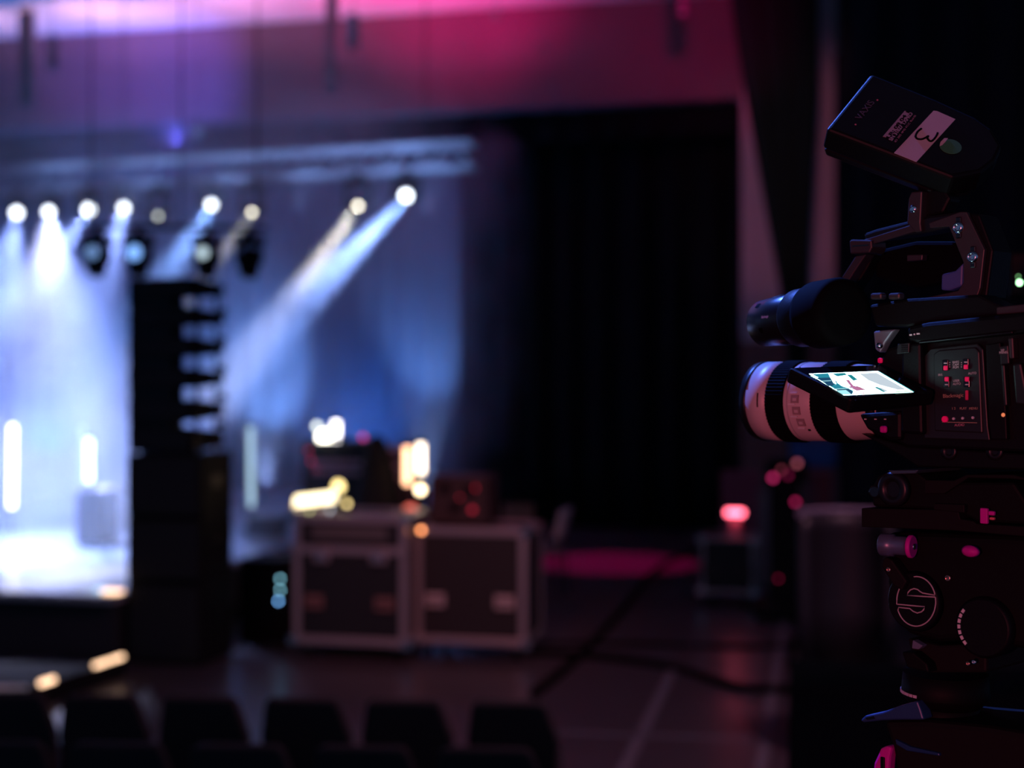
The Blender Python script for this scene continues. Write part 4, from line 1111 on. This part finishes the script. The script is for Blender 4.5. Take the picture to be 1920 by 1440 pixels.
# dovetail plate with clamp
tpr(M_headb, [(1615, 953), (1790, 956), (1797, 960), (1800, 973), (1824, 977), (1830, 982), (1930, 988), (2010, 993), (2010, 1014), (1920, 1006), (1790, 995), (1615, 988)], y0-.006, .05).build('sliding_plate', trp, .001)
tpr(M_head, [(1636, 950), (1632, 915), (1645, 893), (1668, 884), (1718, 885), (1738, 900), (1760, 904), (1900, 904), (1930, 950), (1930, 984), (1830, 978), (1795, 958)], y0, .045).build('plate_clamp', trp, .003)
tpr(M_headb, [(1733, 900), (1788, 901), (1812, 890), (1898, 890), (1922, 896), (2010, 900), (2010, 912), (1900, 898), (1815, 896), (1770, 926), (1733, 926)], y0-.004, .04).build('shoulder_plate', trp, .001)
tpr(mat('clamp_cap', (.06, .09, .11), .3, .4), [(1664, 882), (1722, 881), (1716, 888), (1672, 889)], y0-.012, .03).build('clamp_cap', trp, .001)
k = tq(1680, 917, y0)
mb(M_blackm).lathe((k.x, y0, k.z), (k.x, -1, k.z), [(0, .018), (.006, .018), (.008, .015), (.0082, .009), (.005, .008)], 32).build('clamp_knob', trp)
k = tq(1642, 922, y0); mb(M_gloss).lathe((k.x, y0-.001, k.z), (k.x, -1, k.z), [(0, .007), (.0015, .007), (.002, .005)], 24).build('rod_hole', trp)
def tface(name, m, px, py, wpx, hpx, y, th=.004, bev=.001, parent=None):
    a = tq(px, py, y); b = tq(px+wpx/2, py, y); c = tq(px, py-hpx/2, y)
    return mb(m).box((a.x, y-th/2, a.z), (abs(b.x-a.x)*2, th, abs(c.z-a.z)*2)).build(name, parent or trp, bev)
tface('magenta_latch', M_magenta, 1848, 967, 14, 29, y0-.006)
tface('small_magenta_button', M_magenta, 1862, 962, 11, 8, y0-.006); tface('small_red_button', mat('rose_button', (.7, .12, .15), .5), 1863, 972, 9, 5, y0-.006)
tpr(M_headb, [(1750, 944), (1808, 946), (1808, 962), (1750, 956)], y0-.007, y0).build('clamp_bar', trp, .001)
# head body
hb_ = tpr(M_head, [(1656, 1000), (1700, 998), (1920, 1006), (2010, 1010), (2010, 1240), (1900, 1215), (1850, 1200), (1760, 1205), (1700, 1190), (1672, 1150), (1660, 1090), (1662, 1046)], y0+.004, .055).build('head_body', trp, .008, 3)
# blue-grey cylinder and magenta brake disc
dk = Vector((.986, .168, 0)).normalized()
ka = tq(1711, 1025, y0-.010)
kd = tq(1657, 1024, y0-.010); LD = (ka-kd).length
mb(mat('grey_drum', (.10, .13, .19), .35, .4)).lathe(ka-dk*LD, ka, [(0, .0105), (.001, .0115), (LD*.42, .0115), (LD*.46, .0095), (LD*.9, .0095)], 32).build('brake_drum', trp)
disc = mb(M_magenta).lathe(ka-dk*.004, ka+dk, [(0, .0105), (.001, .0117), (.004, .0117), (.005, .0105)], 32).build('brake_knob', trp)
mb(M_steel).lathe(ka+dk*.0008, ka+dk*2, [(0, .0032), (.0015, .0028), (.0016, .0015)], 16).build('knob_screw', disc)
ka = tq(1822, 1034, y0-.004)
mb(M_magenta).lathe(ka, ka+Vector((-.3, -1, .2)), [(0, .011), (.004, .010), (.008, .004)], 24, squash=.55).build('drag_lever', trp)
# left lever with screw
tpr(M_headb, [(1654, 1048), (1660, 1044), (1672, 1050), (1700, 1090), (1690, 1108), (1674, 1098), (1652, 1062)], y0-.012, y0+.004).build('release_lever', trp, .002)
def tscrew(px, py, r, y, m=M_steel):
    k = tq(px, py, y); return mb(m).lathe((k.x, y, k.z), (k.x, -1, k.z), [(0, r), (.001, r), (.002, r*.8), (.0021, r*.45), (.001, r*.4)], 18).build('screw', trp)
tscrew(1667, 1068, .0028, y0-.012, mat('copper_screw', (.8, .35, .25), .25, 1)); tscrew(1778, 1084, .0036, y0+.003, mat('copper_screw', (.8, .35, .25), .25, 1))
tscrew(1708, 1242, .0026, y0+.0, mat('copper_screw', (.8, .35, .25), .25, 1)); tscrew(1816, 1244, .0024, y0+.0, mat('copper_screw', (.8, .35, .25), .25, 1)); tscrew(1827, 1241, .0024, y0+.0, M_steel)
# badge disc + letter S outline, traced
ka = tq(1718, 1127, y0+.003)
bd = mb(M_black).lathe((ka.x, y0+.004, ka.z), (ka.x, -1, ka.z), [(0, .031), (.006, .030), (.008, .028)], 48).build('badge_disc', trp)
yb = y0-.0045
def badge_line(pts):
    q = [tq(a, b, yb) for a, b in pts]; mb(M_badge).tube(q, .00075, 6).build('badge_outline', bd)
M_badge = mat('badge_line', (.42, .36, .36), .5)
cx, cy, rx, ry = 1718, 1127.5, 36.5, 46.5
def arc_pts(a0, a1, n=24, cx=cx, cy=cy, rx=rx, ry=ry): return [(cx+rx*math.cos(math.radians(a0+(a1-a0)*i/n)), cy-ry*math.sin(math.radians(a0+(a1-a0)*i/n))) for i in range(n+1)]
badge_line(arc_pts(97, 14) + [(1730, 1112), (1725, 1109), (1721, 1105.5), (1714, 1103.5), (1707, 1106), (1702.5, 1111), (1701, 1116), (1726, 1118), (1753, 1119.5)] + arc_pts(8, -160, 40) + [(1685, 1138.5), (1706, 1141), (1712, 1146), (1720, 1149.5), (1728, 1147), (1732, 1143), (1734.5, 1137.5), (1710, 1135.5), (1684, 1133)] + arc_pts(187, 138, 14))
# lower head: bowl, level, leveling clamp, dial
tpr(M_headb, [(1700, 1196), (1760, 1210), (1850, 1206), (1850, 1262), (1740, 1262), (1712, 1236)], y0+.010, .05).build('pan_base', trp, .003)
tpr(mat('blue_grey_wedge', (.1, .12, .17), .5), [(1711, 1200), (1730, 1211), (1722, 1218), (1709, 1216)], y0+.0, y0+.01).build('pan_lever', trp, .001)
tpr(M_head, [(1690, 1222), (1712, 1224), (1738, 1245), (1742, 1262), (1700, 1252)], y0-.006, y0+.012).build('pan_lock', trp, .002)
# numbered drag dial on the right
ka = tq(1848, 1176, y0)
dial = mb(M_black).lathe((ka.x, y0+.02, ka.z), (ka.x, -1, ka.z), [(0, .03), (.024, .03), (.027, .027)], 40).build('drag_dial', trp)
S = MB().use(M_print)
for i in range(7):
    a0 = math.radians(140+i*13); a1 = a0+math.radians(9); r0, r1 = .0232, .0262
    yy = y0-.0076
    S.add([(ka.x+r*math.cos(a), y, ka.z+r*math.sin(a)) for y in (yy, yy+.0006) for (r, a) in ((r0, a0), (r1, a0), (r1, a1), (r0, a1))], [(3,2,1,0),(4,5,6,7),(0,1,5,4),(1,2,6,5),(2,3,7,6),(3,0,4,7)])
S.build('dial_scale', dial)
# pan drum with numbered band
ka = tq(1768, 1262, .0); zb2 = tq(1768, 1302, .0).z
yc = .005
drum = mb(M_head).lathe((ka.x, yc, zb2-.012), (ka.x, yc, 5), [(0, .036), (.010, .044), (.012, .045), (ka.z-zb2+.012, .043)], 48).build('pan_drum', trp)
S = MB().use(mat('scale_print', (.5, .42, .48), .5))
for i in range(9):
    a0 = math.radians(196+i*7.5); a1 = a0+math.radians(5.6); z0_, z1_ = zb2+.0005, zb2+.0035; rr = .0456
    S.add([(ka.x+r*math.cos(a), yc+r*math.sin(a), z) for r in (rr-.001, rr) for (a, z) in ((a0, z0_), (a1, z0_), (a1, z1_), (a0, z1_))], [(3,2,1,0),(4,5,6,7),(0,1,5,4),(1,2,6,5),(2,3,7,6),(3,0,4,7)])
S.build('pan_scale', drum)
mb(M_head).lathe((ka.x, yc, zb2-.05), (ka.x, yc, 5), [(0, .022), (.02, .03), (.04, .036)], 32).build('half_ball', trp)
# tripod shoulder lever (blue light put into its colour) and crown
lev = tpr(mat('lever_blue_lit', (.02, .05, .13), .4, .3), [(1613, 1350), (1622, 1342), (1655, 1335), (1690, 1322), (1720, 1314), (1726, 1330), (1732, 1350), (1690, 1350), (1655, 1351), (1617, 1355)], y0-.004, y0+.014).build('crown_lever', trp, .002)
tpr(M_gloss, [(1622, 1346), (1636, 1343), (1639, 1348), (1626, 1350)], y0-.006, y0-.003).build('lever_slot', lev)
tpr(M_headb, [(1655, 1352), (1735, 1351), (1850, 1362), (1960, 1380), (2000, 1440), (1960, 1500), (1690, 1500), (1672, 1400)], y0+.0, .06).build('crown', trp, .006)
tpr(mat('crown_edge', (.012, .04, .12), .4, .3), [(1678, 1386), (1706, 1400), (1760, 1412), (1762, 1418), (1700, 1408), (1680, 1396)], y0-.004, y0+.002).build('crown_rim', trp, .001)
hd = tpr(M_magenta, [(1650, 1404), (1662, 1398), (1672, 1402), (1668, 1420), (1664, 1470), (1634, 1470), (1638, 1430)], y0-.004, y0+.01).build('magenta_strap', trp, .003)
tface('hand_loop_gap', M_black, 1656, 1436, 8, 34, y0-.004, .002, .001)
# legs
zc_ = tq(1790, 1440, 0).z
for k in range(3):
    a = math.radians(100+120*k); d = Vector((math.cos(a), math.sin(a), 0)); n_ = Vector((-d.y, d.x, 0))
    top_ = Vector((.05, 0, zc_))+d*.06; bot = Vector((.05, 0, .02))+d*.62
    L = mb(M_blackm)
    for sg in (-1, 1): L.tube([top_+n_*.025*sg, bot.lerp(top_, .45)+n_*.02*sg], .012, 12)
    L.tube([bot.lerp(top_, .52), bot], .011, 12)
    lg = L.build('leg', trp)
    mb(M_rubber).lathe(bot-Vector((0,0,.02)), bot+Vector((0,0,1)), [(0, .028), (.02, .026), (.035, .014)], 20).build('rubber_foot', lg)
    mb(M_black).box(bot.lerp(top_, .5), (.07, .05, .05)).build('leg_lock', lg, .006)
mb(M_blackm).tube([Vector((.05,0,.5)), Vector((.05,0,zc_-.02))], .004, 8).build('centre_strut', trp) if False else None

# ---- a second blurred device at the right edge, behind the camcorder
t = thing('comms_box', 'small device with a green-white light at the right frame edge behind the handle', 'comms box', (P(1940, 0, 2.6).x, 2.6, 0), -.5)
zt = P(0, 470, 2.6).z; zb_ = P(0, 560, 2.6).z
mb(M_black).box((0, 0, (zt+zb_)/2), (.09, .03, zt-zb_)).build('casing', t, .008)
mb(M_blackm).tube([(0, 0, 0), (0, 0, zb_)], .012, 12).build('stand_pole', t)
s = mb(M_blackm)
mb(M_blackm).lathe((0,0,0), (0,0,1), [(0, .2), (.012, .2), (.02, .03)], 28).build('stand_base', t)
x = -.024
mb(M_greenled).lathe((x, -.016, P(0, 530, 2.6).z), (x, -1, P(0, 530, 2.6).z), [(0, .003), (.002, .0025)], 12).build('status_light', t)
mb(em('small_green', (.3, .8, .3), 4)).lathe((x-.002, -.016, P(0, 519, 2.6).z), (x-.002, -1, P(0, 519, 2.6).z), [(0, .0014), (.001, .001)], 12).build('status_light', t)

# ================================================================== HAZE
def haze():
    m = bpy.data.materials.new('haze'); m.use_nodes = True; nt = m.node_tree; nt.nodes.clear()
    out = nt.nodes.new('ShaderNodeOutputMaterial'); v = nt.nodes.new('ShaderNodeVolumeScatter')
    v.inputs['Color'].default_value = (.9, .93, 1, 1); v.inputs['Anisotropy'].default_value = .35
    tc = nt.nodes.new('ShaderNodeTexCoord'); n = nt.nodes.new('ShaderNodeTexNoise'); n.inputs['Scale'].default_value = .62; n.inputs['Detail'].default_value = 3
    nt.links.new(tc.outputs['Object'], n.inputs['Vector'])
    r = nt.nodes.new('ShaderNodeMapRange'); r.inputs[1].default_value = .38; r.inputs[2].default_value = .68; r.inputs[3].default_value = .010; r.inputs[4].default_value = .20
    nt.links.new(n.outputs[0], r.inputs[0]); nt.links.new(r.outputs[0], v.inputs['Density']); nt.links.new(v.outputs[0], out.inputs['Volume'])
    a, b = su(-700, 11.2), su(560, 11.2)
    o = mb(m).box(((a+b)/2, 4.45, (zd+.02+5.5)/2), (b-a, 8.9, 5.5-zd-.02)).build('stage_haze', loc=frame(11.2), rz=RS)
    tag(o, 'blue-white theatrical haze drifting over the stage deck', 'haze', kind='stuff')
haze()
